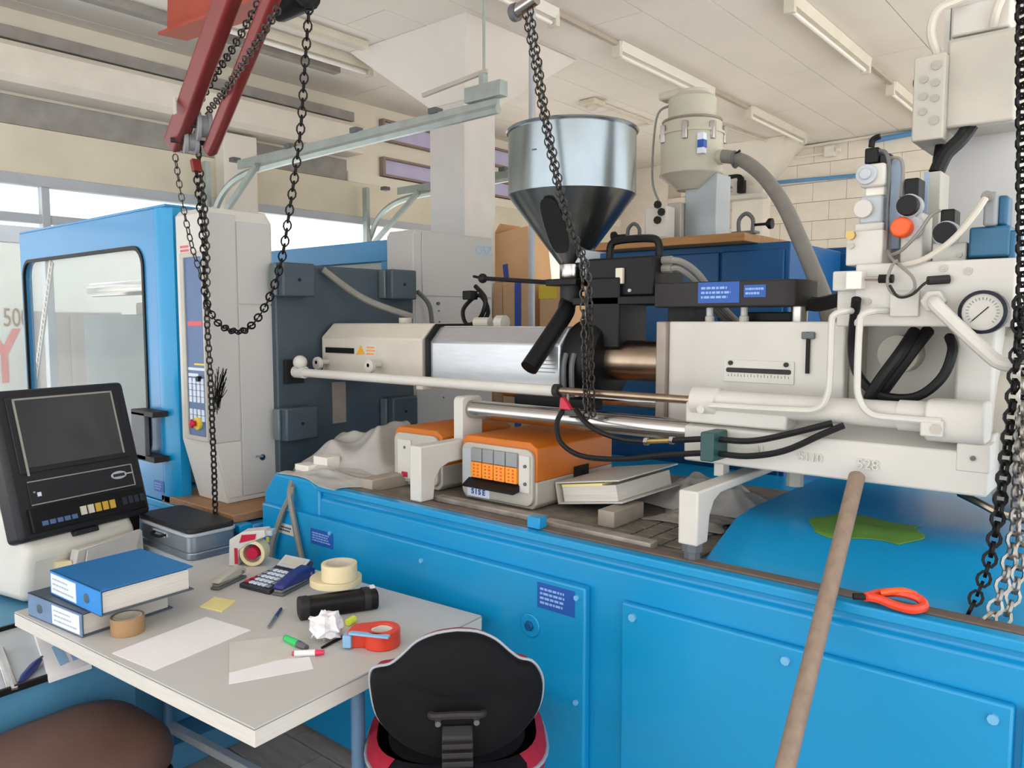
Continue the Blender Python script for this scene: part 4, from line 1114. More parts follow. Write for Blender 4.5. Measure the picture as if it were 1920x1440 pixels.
MB().box(-1.925, -1.885, 2.02, 2.026, zc0 + .06, 1.195).build('side_strip', 'palegrey', tc)
for k in range(4):
    xa = -1.88 + .0535 * k
    md = MB().box(xa, xa + .049, 2.012, 2.026, zc0 + .085, 1.15).build('module', 'orange_lt', tc, bevel=.002)
    MB().box(xa, xa + .049, 2.014, 2.026, 1.152, 1.20).build('display', 'greyplastic', md, bevel=.002)
    for r in range(4):
        MB().lathe([(.0035, 2.008), (.0035, 2.013)], (xa + .035, 0, zc0 + .095 + .012 * r), 6, 'y').build('button', 'orange_cap', md)
        MB().lathe([(.003, 2.009), (.003, 2.013)], (xa + .016, 0, zc0 + .095 + .012 * r), 6, 'y').build('button', 'orange', md)
MB().prism([(2.026, zc0 + .085), (1.985, zc0 + .062), (1.985, zc0 + .054), (2.026, zc0 + .06)], 'x', -1.895, -1.662).build('dark_shelf', 'black', tc, smooth=0)
lg = MB().box(-1.905, -1.80, 2.021, 2.025, zc0 + .014, zc0 + .05).build('maker_plate', 'label_white', tc)
text('S I S E', .026, 'sticker', lg, (-1.852, 2.0205, zc0 + .032), ROT_FRONT, name='lettering', bold=.001)
for zz in (1.16, 1.10):
    MB().lathe([(.006, 2.015), (.006, 2.02)], (-1.637, 0, zz), 8, 'y').build('screw', 'greydark', tc)
MB().box(-1.603, -1.598, 2.25, 2.34, zc0 + .06, zc0 + .12).build('side_vent', 'dark', tc)
tc2 = controller('temperature_controller', 'small orange controller with white front behind the white leg', -2.32, -2.06, 2.05, 2.45, zc0, 1.235)
MB().prism(rr(-2.31, -2.07, zc0 + .015, 1.215, .03), 'y', 2.035, 2.05).build('front_bezel', 'offgrey', tc2, bevel=.003)
MB().box(-2.26, -2.23, 2.025, 2.036, zc0 + .035, zc0 + .055).build('red_switch', 'crimson', tc2, bevel=.002)
MB().box(-2.285, -2.21, 2.03, 2.036, zc0 + .03, 1.19).build('white_strip', 'white', tc2)
MB().lathe([(.006, 2.028), (.006, 2.036)], (-2.245, 0, 1.16), 8, 'y').build('screw', 'greydark', tc2)
# white ring binder propped on blocks
bn = thing('ring_binder', 'thick white ring binder lying tilted beside the orange controller', 'binder', (-1.58, 2.13, 1.02), rot=(math.radians(2), math.radians(-10), math.radians(-6)))
MB().box(0, .28, 0, .33, .071, .076).build('top_cover', 'white', bn, bevel=.001)
MB().box(0, .28, 0, .33, 0, .005).build('bottom_cover', 'white', bn, bevel=.001)
MB().box(0, .004, 0, .33, 0, .075).build('side_spine', 'beige', bn)
MB().box(.02, .255, .012, .31, .006, .058).build('paper_stack', 'paper_edge', bn)
MB().box(.02, .20, .010, .31, .058, .066).build('yellow_divider', 'sticky', bn)
tag(MB().box(-1.345, -1.285, 2.02, 2.2, 1.008, 1.06).build('wood_block', 'wood_block', bevel=.003), 'grey block under the tilted white binder', 'block')
tag(MB().box(-2.32, -2.25, 1.87, 2.33, 1.008, 1.055).build('wood_block', 'wood_block', bevel=.003), 'long grey wooden bar beside the plastic film', 'block')
tag(MB().prism([(-1.98, 1.925), (-1.50, 1.925), (-1.50, 1.97), (-1.98, 1.97)], 'z', 1.008, 1.026).build('steel_strip', 'grime_lt', bevel=.003), 'worn steel strip in front of the orange controller', 'strip')
tag(MB().prism([(-1.47, 1.895), (-1.08, 1.885), (-1.08, 1.93), (-1.47, 1.94)], 'z', 1.008, 1.03).build('steel_strip', 'grime_lt', bevel=.003), 'worn steel strip in front of the white binder', 'strip')
# checker tiles on the tray
tray = bpy.data.objects['drip_tray']
for i in range(4):
    for j in range(5):
        MB().box(-1.26 + .062 * i, -1.205 + .062 * i, 1.95 + .062 * j, 2.005 + .062 * j, 1.008, 1.014).build('tray_tread', 'grime', tray, bevel=.002)
def cloth(name, lab, cat, cx, cy, z0, w, d, amp, m, seed, rz=0, n=40, sharp=1.0, base=None):
    """a sheet lying in ridged folds"""
    rnd = random.Random(seed); v = []; f = []
    fold = [(rnd.uniform(0, math.pi), rnd.uniform(3, 15), rnd.uniform(0, 6.28), rnd.uniform(.3, 1)) for _ in range(8)]
    tot = sum(q[3] for q in fold)
    for j in range(n + 1):
        for i in range(n + 1):
            u = i / n - .5; s = j / n - .5
            e = max(0, 1 - (2 * abs(u)) ** 2.2) * max(0, 1 - (2 * abs(s)) ** 2.2)
            h = 0
            for a, k, ph, wt in fold:
                t = math.cos(a) * u + math.sin(a) * s + .06 * math.sin(5 * (u - s) + ph)
                h += wt * (1 - abs(math.sin(k * t + ph)) ** .8 * sharp)
            h = amp * (e * (.25 + h / tot) + .06 * (1 - e) * h / tot)
            x = u * w * (1 + .16 * math.sin(7 * s + fold[0][2])); y = s * d * (1 + .16 * math.sin(6 * u + fold[1][2]))
            px_, py_ = cx + x * math.cos(rz) - y * math.sin(rz), cy + x * math.sin(rz) + y * math.cos(rz)
            v.append((px_, py_, (base(py_) if base else z0) + .003 + max(0, h)))
    for j in range(n):
        for i in range(n):
            a = j * (n + 1) + i
            f.append((a, a + 1, a + n + 2, a + n + 1))
    o = MB().add(v, f).build(name, m, smooth=180)
    md = o.modifiers.new('smooth', 'SUBSURF'); md.levels = md.render_levels = 1
    md = o.modifiers.new('thickness', 'SOLIDIFY'); md.thickness = .002
    return tag(o, lab, cat)
cloth('plastic_film', 'crumpled translucent plastic film heaped beside the dark platen', 'plastic film', -2.64, 2.24, 1.02, .56, .6, .25, 'plastic_film', 4, rz=.45)
cloth('plastic_film', 'thin plastic film spread over the bed edge at its left end', 'plastic film', -2.55, 1.93, 1.02, .5, .26, .05, 'plastic_film', 9, rz=-.1)
cloth('plastic_bag', 'clear crumpled bag behind the white binder', 'plastic film', -1.2, 2.5, 1.008, .42, .3, .15, 'plastic_film', 12)
cloth('rag', 'grey crumpled rag between the block and the front leg', 'rag', -1.13, 2.24, 1.012, .24, .16, .05, 'cloth', 15)
cloth('green_cloth', 'green cloth lying on the blue sheet hood', 'cloth', -0.6, 2.198, 1.095, .25, .2, .004, 'green', 18, base=lambda y: 1.095 if y > 2.2 else (1.085 + .1 * (y - 2.1) if y > 2.1 else 1.085 - .4 * (2.1 - y)))
cn = thing('cable_tail', 'white connector with two flat grey cables hanging over the bed end', 'cable', (-2.642, 1.775, 0.675))
MB().box(-2.754, -2.662, 1.88, 1.95, 1.005, 1.057).build('connector', 'lamp', cn, bevel=.004)
MB().box(-2.695, -2.605, 1.93, 2.0, 1.023, 1.09).build('connector', 'lamp', cn, bevel=.004)
MB().ball((-2.773, 1.86, 1.0), .05, s=(1.2, .8, .55)).build('bundle', 'film', cn)
MB().tube([(-2.72, 1.85, 1.02), (-2.649, 1.79, 0.963), (-2.688, 1.775, 0.884), (-2.742, 1.765, 0.767), (-2.764, 1.765, 0.685)], .0115, 6).build('flat_cable', 'greyhose', cn)
MB().tube([(-2.712, 1.85, 1.021), (-2.652, 1.785, 0.963), (-2.61, 1.775, 0.853), (-2.574, 1.772, 0.754), (-2.552, 1.77, 0.69)], .0115, 6).build('flat_cable', 'greyhose', cn)
MB().tube([(-2.655, 1.8, 0.988), (-2.755, 1.88, 1.033), (-2.763, 1.92, 1.053)], .004, 5).build('wire', 'greydark', cn)

# ================================================================== pole, hook and sling on the right
a = Vector((-0.584, 2.04, 1.26)); q = Vector((-0.535, 1.47, 0.775))
d = (q - a); e = a + d * (a.z / -d.z)
pl = thing('broom_handle', 'brown wooden pole leaning against the white carriage', 'pole', tuple(e))
MB().cyl(tuple(e), tuple(a), .0195, n=18).build('pole', 'pole', pl)
MB().cyl(tuple(a - d.normalized() * -.0), tuple(a - d.normalized() * .004), .0155, n=18).build('pole_end', 'dark', pl)
hk = thing('lifting_hook', 'orange red lifting hook lying on the brown rail', 'hook', (-0.433, 1.788, 1.03))
MB().tube([(-0.491, 1.807, 1.035), (-0.469, 1.843, 1.04), (-0.426, 1.843, 1.05), (-0.392, 1.846, 1.045), (-0.377, 1.831, 1.035), (-0.394, 1.809, 1.03), (-0.428, 1.81, 1.03), (-0.462, 1.814, 1.035), (-0.493, 1.814, 1.035)], .010, 8).build('hook', 'red_plastic', hk)
MB().tube([(-0.464, 1.829, 1.045), (-0.426, 1.842, 1.055), (-0.397, 1.849, 1.05)], .008, 8).build('safety_latch', 'orange_cap', hk)
MB().cyl((-0.513, 1.797, 1.035), (-0.489, 1.813, 1.035), .008, n=8).build('shank', 'dark', hk)

# ================================================================== valves and boxes at the right
du = thing('cable_column', 'tall white sheet metal cable column at the right edge', 'column', (-.4, 2.7, 1.7))
MB().box(-0.524, -0.336, 2.55, 2.85, 1.70, CZ).build('duct', 'cover', du, bevel=.008)
MB().box(-0.538, -0.524, 2.55, 2.8, 1.70, CZ).build('edge_strip', 'white', du)
MB().box(-0.503, -0.364, 2.46, 2.55, 2.418, 2.498).build('upper_cover', 'cover_hi', du, bevel=.006)
jb1 = thing('junction_box', 'large grey junction box with plain lid on the cable column', 'junction box', (-0.414, 2.45, 2.158))
MB().box(-0.501, -0.336, 2.42, 2.55, 2.161, 2.401).build('box', 'offgrey', jb1, bevel=.006)
MB().box(-0.494, -0.336, 2.395, 2.42, 2.162, 2.389).build('lid', 'offgrey', jb1, bevel=.006)
jb2 = thing('knockout_box', 'grey junction box with round cable knockouts', 'junction box', (-0.528, 2.45, 2.131))
k0, k1 = -0.568, -0.491
kz, kt = 2.131, 2.353
MB().box(k0, k1, 2.36, 2.6, kz, kt).build('box', 'offgrey', jb2, bevel=.004)
for (u, w_, r) in ((.72, .86, .012), (.35, .72, .010), (.72, .66, .010), (.35, .52, .010), (.72, .48, .010), (.35, .34, .010), (.72, .22, .012)):
    MB().lathe([(r, 2.356), (r, 2.361)], (k0 + (k1 - k0) * u, 0, kz + (kt - kz) * w_), 14, 'y').build('knockout', 'knock', jb2)
MB().cyl((k0 - .02, 2.45, kz + (kt - kz) * .8), (k0, 2.45, kz + (kt - kz) * .8), .012, n=8).build('gland', 'black', jb2)
cbt = thing('conduit_loop', 'pale flexible conduit looping above the knockout box', 'cable', (-0.526, 2.42, 2.374))
MB().tube([(-0.526, 2.42, 2.371), (-0.539, 2.4, 2.424), (-0.526, 2.4, 2.474), (-0.489, 2.42, 2.495), (-0.463, 2.45, 2.51)], .0115, 8).build('conduit', 'beige', cbt)
MB().tube([(-0.402, 2.45, 2.423), (-0.393, 2.43, 2.453), (-0.382, 2.44, 2.491)], .0115, 8).build('conduit', 'beige', cbt)
bk = thing('black_cable', 'thick black cable leading from the large grey box to the trunking', 'cable', (-0.516, 2.42, 2.043))
MB().tube([(-0.439, 2.44, 2.174), (-0.457, 2.4, 2.128), (-0.487, 2.38, 2.09), (-0.503, 2.36, 2.04)], .020, 10).build('cable', 'rubber', bk)
MB().tube([(-0.515, 2.46, 2.147), (-0.513, 2.42, 2.086), (-0.504, 2.38, 2.029)], .013, 8).build('cable', 'rubber', bk)
tk = thing('cable_trunking', 'grey vertical cable trunking rising from the manifold', 'trunking', (-0.497, 2.35, 1.808))
MB().box(-0.521, -0.482, 2.32, 2.42, 1.805, 2.039).build('channel', 'offgrey', tk, bevel=.003)
MB().box(-0.521, -0.51, 2.31, 2.32, 1.819, 2.039).build('cover_edge', 'bluegrey', tk)
def bxp(t, name, m, p, y0, y1, bev=.004):
    return MB().box(p[0], p[1], y0, y1, p[2], p[3]).build(name, m, t, bevel=bev)
def rect(px0, px1, py0, py1): pass
sv = thing('solenoid_valve_stack', 'white solenoid valve pair on a blue grey mounting plate', 'valve', (-0.622, 2.25, 1.889))
bxp(sv, 'mounting_plate', 'bluegrey', (-0.599, -0.556, 1.835, 2.067), 2.24, 2.27)
v1 = bxp(sv, 'valve_body', 'white', (-0.65, -0.587, 1.997, 2.057), 2.2, 2.28, .008)
MB().lathe([(.026, 2.188), (.026, 2.2)], (-0.632, 0, 2.029), 20, 'y').lathe([(.014, 2.178), (.014, 2.19)], (-0.632, 0, 2.029), 16, 'y').build('valve_cap', 'palegrey', v1, bevel=.002)
bxp(sv, 'spacer', 'lamp', (-0.641, -0.593, 1.976, 2.0), 2.22, 2.28)
v2 = bxp(sv, 'valve_body', 'palegrey', (-0.653, -0.593, 1.902, 1.976), 2.21, 2.28, .008)
MB().lathe([(.024, 2.196), (.024, 2.21)], (-0.639, 0, 1.942), 20, 'y').build('valve_cap', 'white', v2, bevel=.002)
bxp(sv, 'valve_foot', 'white', (-0.659, -0.587, 1.882, 1.904), 2.2, 2.3)
bxp(sv, 'coil_plug', 'black', (-0.646, -0.611, 2.061, 2.102), 2.22, 2.27)
bxp(sv, 'coil_plug', 'blackgrey', (-0.61, -0.583, 2.052, 2.083), 2.225, 2.26)
MB().tube([(-0.635, 2.24, 2.107), (-0.631, 2.24, 2.126), (-0.614, 2.24, 2.132)], .008, 6).build('plug_cable', 'black', sv)
MB().tube([(-0.608, 2.22, 2.092), (-0.589, 2.21, 2.079), (-0.58, 2.21, 2.035), (-0.581, 2.21, 1.926), (-0.577, 2.2, 1.829)], .005, 6).build('wire', 'greydark', sv)
MB().tube([(-0.585, 2.225, 2.07), (-0.558, 2.22, 2.063), (-0.55, 2.22, 2.033), (-0.547, 2.2, 1.963)], .005, 6).build('wire', 'greyhose', sv)
def knob_valve(lab, cx, cz, bx_, capm, yk=2.16):
    t = thing('flow_control_valve', lab, 'valve', (cx, yk, cz))
    bxp(t, 'valve_body', 'black', bx_, yk + .03, yk + .1)
    MB().lathe([(.024, yk), (.026, yk + .006), (.026, yk + .03)], (cx, 0, cz), 20, 'y').build('knob', 'black', t)
    MB().lathe([(.030, yk + .022), (.030, yk + .05)], (cx, 0, cz), 24, 'y').build('collar', 'palegrey', t)
    return t
knob_valve('black flow valve knob above the orange cap', -0.524, 1.937, (-0.539, -0.505, 1.939, 2.007), None)
knob_valve('black flow valve knob left of the blue solenoid', -0.434, 1.861, (-0.449, -0.418, 1.858, 1.92), None, 2.14)
oc_ = thing('orange_capped_valve', 'white valve block with a bright orange round cap', 'valve', (-0.522, 2.22, 1.799))
bxp(oc_, 'block', 'white', (-0.545, -0.493, 1.796, 1.92), 2.2, 2.3)
MB().lathe([(.022, 2.155), (.026, 2.165), (.026, 2.19)], (-0.536, 0, 1.883), 20, 'y').build('orange_cap', 'orange_cap', oc_, bevel=.003)
MB().lathe([(.03, 2.185), (.03, 2.205)], (-0.519, 0, 1.882), 20, 'y').build('collar', 'palegrey', oc_)
wvb = thing('valve_base_block', 'low white valve block beside the blue solenoid', 'valve', (-0.421, 2.25, 1.792))
bxp(wvb, 'block', 'white', (-0.47, -0.394, 1.791, 1.841), 2.2, 2.32)
MB().lathe([(.006, 2.194), (.006, 2.2)], (-0.408, 0, 1.809), 8, 'y').build('screw', 'offgrey', wvb)
bs = thing('blue_solenoid_valve', 'petrol blue solenoid valve with grey plug on top', 'valve', (-0.339, 2.22, 1.791))
bxp(bs, 'body', 'petrol', (-0.387, -0.302, 1.8, 1.873), 2.18, 2.3, .006)
bxp(bs, 'foot', 'dark', (-0.385, -0.304, 1.788, 1.801), 2.185, 2.29, .002)
bxp(bs, 'flange', 'petrol', (-0.308, -0.291, 1.791, 1.861), 2.19, 2.3, .004)
bxp(bs, 'coil', 'petrol', (-0.336, -0.311, 1.873, 1.946), 2.2, 2.27, .008)
bxp(bs, 'grey_plug', 'greyplastic', (-0.358, -0.331, 1.873, 1.953), 2.17, 2.24, .006)
MB().lathe([(.013, 2.158), (.013, 2.172)], (-0.35, 0, 1.941), 12, 'y').build('cable_gland', 'greyhose', bs)
MB().tube([(-0.351, 2.15, 1.935), (-0.371, 2.13, 1.894), (-0.409, 2.11, 1.839), (-0.465, 2.11, 1.798), (-0.519, 2.115, 1.784)], .0075, 8).build('cable', 'beige', bs)
wr = thing('sensor_wire', 'thin looping sensor wires in front of the manifold', 'wire', (-0.508, 2.08, 1.704))
MB().tube([(-0.568, 2.18, 1.828), (-0.543, 2.12, 1.802), (-0.513, 2.09, 1.78), (-0.484, 2.08, 1.752), (-0.48, 2.08, 1.723), (-0.504, 2.08, 1.707), (-0.53, 2.08, 1.718), (-0.541, 2.08, 1.747), (-0.534, 2.085, 1.78), (-0.526, 2.1, 1.796)], .004, 6).build('wire', 'greyhose', wr)
MB().tube([(-0.534, 2.075, 1.735), (-0.513, 2.075, 1.706), (-0.483, 2.075, 1.711), (-0.462, 2.08, 1.733), (-0.45, 2.09, 1.744)], .0035, 6).build('wire', 'blackgrey', wr)
MB().tube([(-0.551, 2.15, 1.814), (-0.527, 2.14, 1.823), (-0.49, 2.13, 1.859), (-0.464, 2.14, 1.903), (-0.449, 2.16, 1.916)], .0045, 6).build('wire', 'greyhose', wr)

# ================================================================== red hoist and chains
ho = thing('red_hoist', 'red twin-arm chain hoist hanging from the ceiling at the upper left', 'hoist', (-3.02, 1.62, 2.326))
tA = Vector((-3.121, 1.6, 2.354)); uA = Vector((-2.345, 1.42, 2.734))
tB = Vector((-2.958, 1.66, 2.314)); uB = Vector((-2.201, 1.48, 2.699))
def arm(t, u, w, h, name):
    d = (u - t).normalized(); s = d.cross(Vector((.6, -.8, 0))).normalized()
    b = MB().bar(t, u + d * .55, w, h, up=(.55, -.83, 0))
    return b.build(name, 'red_arm', ho, bevel=.012)
aA = arm(tA, uA, .075, .06, 'arm'); aB = arm(tB, uB, .05, .045, 'arm')
top = uA + (uA - tA).normalized() * .5
# cross beam and ceiling mount
bm0 = Vector((-4.562, 2.35, 3.432)); bm1 = Vector((-2.414, 1.9, 3.038))
cr = MB().bar(bm0, bm1, .05, .26).build('boom', 'red_box', ho, bevel=.004)
MB().bar(bm0 - Vector((0, 0, .13)), bm1 - Vector((0, 0, .13)), .16, .016).build('boom_flange', 'red_box', cr)
MB().bar(bm0 + Vector((0, 0, .13)), bm1 + Vector((0, 0, .13)), .16, .016).build('boom_flange', 'red_box', cr)
MB().cyl((bm1.x, bm1.y, bm1.z), (bm1.x, bm1.y, CZ), .05, n=12).build('ceiling_mount', 'red_arm', ho)
MB().bar(uA + (uA - tA).normalized() * .5, (uB + (uB - tB).normalized() * .5), .06, .06).build('arm_yoke', 'red_arm', ho)
MB().bar(uB + (uB - tB).normalized() * .5, bm1, .06, .06).build('arm_link', 'red_arm', ho)
pt = tA.lerp(uA, .26)
MB().box(pt.x - .012, pt.x + .012, pt.y - .052, pt.y - .048, pt.z - .03, pt.z + .03).build('rating_plate', 'offgrey', ho)
w1 = Vector((-2.943, 1.63, 2.405)); w2 = Vector((-3.026, 1.62, 2.356))
ax = Vector((.35, .9, 0)).normalized()
for wv, r in ((w1, .056), (w2, .046)):
    pw = MB().cyl(wv - ax * .028, wv - ax * .012, r, n=20).cyl(wv + ax * .012, wv + ax * .028, r, n=20).cyl(wv - ax * .014, wv + ax * .014, r * .75, n=16).build('chain_wheel', 'greyplastic', ho, bevel=.002)
    MB().cyl(wv - ax * .075, wv + ax * .06, .010, n=8).build('axle', 'blackgrey', ho)
MB().bar((-2.998, 1.62, 2.282), (-2.984, 1.62, 2.235), .035, .02).build('swivel', 'red_arm', ho)
mb_ = Vector((-2.303, 1.62, 2.732))
hm = MB().cyl(mb_ - Vector((.11, .0, 0)), mb_ + Vector((.06, 0, 0)), .06, n=16).build('hoist_motor', 'black', ho, bevel=.006)
MB().cyl(mb_, (mb_.x, mb_.y, CZ), .015, n=8).build('motor_hanger', 'red_arm', ho)
L, w_, r_ = .034, .023, .0034
chain('hoist_chain', 'long black hand chain hanging in a wide loop before the white cover', [(-2.23, 1.62, 2.686), (-2.261, 1.62, 2.501), (-2.296, 1.62, 2.28), (-2.36, 1.62, 2.055), (-2.433, 1.62, 1.839), (-2.534, 1.62, 1.698), (-2.662, 1.62, 1.614), (-2.789, 1.62, 1.613), (-2.897, 1.62, 1.66), (-2.956, 1.62, 1.756), (-2.954, 1.62, 1.924), (-2.975, 1.62, 2.113), (-2.992, 1.62, 2.244)], L + .003, w_ + .002, r_ + .0003, 'chaindark')
chain('hoist_chain', 'upper chain running along the left red arm to the wheel', [(-2.338, 1.5, 2.682), (-2.555, 1.54, 2.605), (-2.754, 1.58, 2.554), (-2.959, 1.62, 2.491)], L, w_, r_, 'chainsteel')
chain('hoist_chain', 'upper chain running beside the right red arm to the wheel', [(-2.109, 1.42, 2.586), (-2.329, 1.47, 2.529), (-2.615, 1.54, 2.471), (-2.88, 1.61, 2.442)], L, w_, r_, 'chainsteel')
chain('hoist_chain', 'thin chain end hanging from the left red arm tip', [(-3.119, 1.6, 2.315), (-3.089, 1.6, 2.185), (-3.063, 1.61, 2.036), (-3.045, 1.63, 1.908), (-3.017, 1.65, 1.801)], L, w_ - .003, r_ - .0008, 'chainsteel')
load = chain('hoist_chain', 'load chain hanging from the wheels down behind the desk', [(-3.006, 1.64, 2.344), (-3.021, 1.65, 2.268), (-2.991, 1.65, 2.076), (-2.988, 1.65, 1.864), (-3.001, 1.65, 1.65), (-3.016, 1.665, 1.432), (-3.025, 1.672, 1.209), (-3.036, 1.68, 0.982), (-3.048, 1.685, 0.71)], L, w_, r_ + .0003, 'chainsteel')
rnd = random.Random(5)
b = MB()
for k in range(34):
    p0 = Vector((-2.93, 1.64, 1.29)) + Vector((rnd.uniform(-.015, .015), rnd.uniform(-.01, .01), rnd.uniform(-.02, .04)))
    p1 = Vector((-2.892, 1.64, 1.391)) + Vector((rnd.uniform(-.02, .05), rnd.uniform(-.02, .01), rnd.uniform(-.02, .075)))
    b.tube([p0, p0.lerp(p1, .5) + Vector((rnd.uniform(-.01, .01), 0, 0)), p1], .0016, 3, 2)
b.build('frayed_tassel', 'chaindark', load)
# chain across the hopper, hanging from a hook block
hb_ = thing('hook_block', 'small steel hook block holding the hopper chain at the ceiling', 'hook block', (-1.704, 2.1, 2.68))
q = Vector((-1.704, 2.1, 2.694))
MB().cyl(q - Vector((.05, 0, .012)), q + Vector((.045, 0, .012)), .022, n=14).build('axle', 'steel', hb_)
MB().lathe([(.028, q.x - .055), (.03, q.x - .05), (.03, q.x - .035)], (0, q.y, q.z - .012), 14, 'x').build('wheel', 'greydark', hb_)
MB().cyl(q, (q.x, q.y, CZ), .012, n=8).build('hanger', 'greydark', hb_)
for k, dx in enumerate((0, 9)):
    pts = [(985, 22), (1000, 110), (1016, 210), (1038, 320), (1055, 390), (1076, 450), (1093, 490), (1097, 560), (1100, 660), (1102, 740), (1106, 788)]
    ws = {0: [(-1.706, 2.1, 2.674), (-1.67, 2.1, 2.515), (-1.633, 2.1, 2.336), (-1.584, 2.1, 2.139), (-1.544, 2.1, 2.015), (-1.5, 2.1, 1.909), (-1.468, 2.1, 1.839), (-1.463, 2.1, 1.719), (-1.448, 2.09, 1.547), (-1.422, 2.06, 1.421), (-1.41, 2.05, 1.332)],
          9: [(-1.688, 2.105, 2.683), (-1.653, 2.105, 2.513), (-1.619, 2.105, 2.335), (-1.572, 2.105, 2.139), (-1.534, 2.105, 2.006), (-1.489, 2.105, 1.9), (-1.453, 2.105, 1.83), (-1.439, 2.105, 1.718), (-1.426, 2.095, 1.547), (-1.401, 2.065, 1.422), (-1.387, 2.055, 1.337)]}[dx]
    chain('hopper_chain', ['left strand of the steel chain hanging across the hopper', 'right strand of the steel chain hanging across the hopper'][k], ws, .030, .0185, .0031, 'chainsteel', twist=.4 * k)
# chains at the right edge
chain('lifting_chain', 'dark lifting chain slanting down to the bed at the right edge', [(-0.253, 2.0, 1.696), (-0.254, 2.0, 1.558), (-0.258, 1.99, 1.419), (-0.263, 1.97, 1.304), (-0.268, 1.95, 1.201), (-0.279, 1.93, 1.109), (-0.3, 1.905, 1.029), (-0.311, 1.895, 1.007)], .034, .024, .0045, 'chaindark')
chain('lifting_chain', 'bright steel lifting chain hanging beside the dark one', [(-0.236, 1.98, 1.468), (-0.234, 1.97, 1.308), (-0.234, 1.95, 1.195), (-0.243, 1.92, 1.108), (-0.258, 1.89, 1.032), (-0.276, 1.875, 1.015)], .036, .025, .0042, 'chainbright')
chain('lifting_chain', 'bright steel chain strand nearest the right frame edge', [(-0.236, 1.99, 1.548), (-0.221, 1.96, 1.254), (-0.222, 1.93, 1.11), (-0.234, 1.9, 1.034), (-0.247, 1.88, 1.012)], .036, .025, .0042, 'chainbright')
chain('lifting_chain', 'dark chain hanging straight down along the right frame edge', [(-0.281, 2.02, 2.35), (-0.264, 2.02, 1.992), (-0.25, 2.02, 1.696), (-0.237, 2.02, 1.465), (-0.224, 2.02, 1.301)], .034, .024, .0045, 'chaindark')

# ================================================================== left side: blue cabinet, terminal, cases
sc_ = thing('side_cabinet', 'low blue side cabinet carrying the screen terminal left of the desk', 'cabinet', (-3.4, 1.0, .1))
MB().box(-4.4, -2.47, .25, 1.08, .1, .6).build('front_body', 'floor_blue', sc_, bevel=.006)
MB().box(-4.4, -2.86, 1.08, 1.69, .1, .6).build('rear_body', 'floor_blue', sc_, bevel=.006)
# terminal: local x to its right, front faces local -y
RT = math.radians(101.7)
tm = thing('screen_terminal', 'black screen terminal on a white pedestal with buttons below the screen', 'terminal', (-3.117, .979, .6), RT)
Wd = .534
tilt = math.radians(16)
def tl(x, h, o=0):            # point on the tilted front: x across, h up along the face, o outwards
    return (x, h * math.sin(tilt) - o * math.cos(tilt), .25 + h * math.cos(tilt) + o * math.sin(tilt))
def slab(x0, x1, h0, h1, o0, o1):
    return MB().hexa([tl(x0, h0, o0), tl(x1, h0, o0), tl(x1, h0, o1), tl(x0, h0, o1), tl(x0, h1, o0), tl(x1, h1, o0), tl(x1, h1, o1), tl(x0, h1, o1)])
hd = slab(0, Wd, 0, .565, -.10, 0).build('bezel', 'bezel', tm, bevel=.02, seg=3)
slab(.045, Wd - .045, .245, .535, 0, .006).build('screen_surround', 'bezel', tm, bevel=.003)
slab(.075, Wd - .075, .265, .52, .006, .008).build('screen', 'screen', tm, smooth=0)
for (x0, x1, h0, h1) in ((.068, .075, .235, .527), (Wd - .075, Wd - .068, .265, .527), (.068, Wd - .068, .52, .527)):
    slab(x0, x1, h0, h1, .006, .010).build('screen_edge', 'screen_line', tm, smooth=0)
st = slab(.06, Wd - .05, .125, .215, 0, .006).build('control_strip', 'bezel', tm, bevel=.002)
for (x0, x1, h0, h1) in ((.06, Wd - .05, .211, .215), (.06, Wd - .05, .125, .129), (Wd - .054, Wd - .05, .125, .215)):
    slab(x0, x1, h0, h1, .006, .008).build('strip_line', 'screen_line', st, smooth=0)
ov = MB()
vv = [tl(.42 + .034 * math.cos(2 * math.pi * k / 20), .178 + .016 * math.sin(2 * math.pi * k / 20), .008) for k in range(20)]
vv2 = [tl(.42 + .034 * math.cos(2 * math.pi * k / 20), .178 + .016 * math.sin(2 * math.pi * k / 20), .006) for k in range(20)]
ov.add(vv + vv2, [tuple(range(20)), tuple(range(20, 40))[::-1]] + [(k, 20 + k, 20 + (k + 1) % 20, (k + 1) % 20) for k in range(20)])
ov.build('oval_logo', 'palegrey', st, smooth=0)
slab(.455, Wd - .054, .176, .181, .006, .008).build('logo_bar', 'palegrey', st, smooth=0)
slab(.395, .445, .172, .184, .008, .009).build('logo_print', 'key_dark', st, smooth=0)
slab(.088, .10, .155, .170, .006, .012).build('white_button', 'keys_white', st)
slab(.075, .081, .170, .176, .006, .010).build('button', 'greyplastic', st)
kb = slab(.04, Wd - .03, .025, .115, 0, .02).build('keyboard_ledge', 'black', tm, bevel=.004)
for k in range(5):
    slab(.225 + .03 * k, .247 + .03 * k, .052, .085, .02, .026).build('key', 'key_yellow' if k > 1 else 'lamp_old', kb)
for k in range(5):
    slab(.075 + .028 * k, .096 + .028 * k, .045, .062, .02, .025).build('key', 'keys_blue', kb)
for k in range(4):
    slab(.40 + .026 * k, .42 + .026 * k, .055, .085, .02, .025).build('key', 'key_dark', kb)
slab(.2, .3, -.02, .0, -.06, -.005).build('latch', 'bezel', tm, bevel=.004)
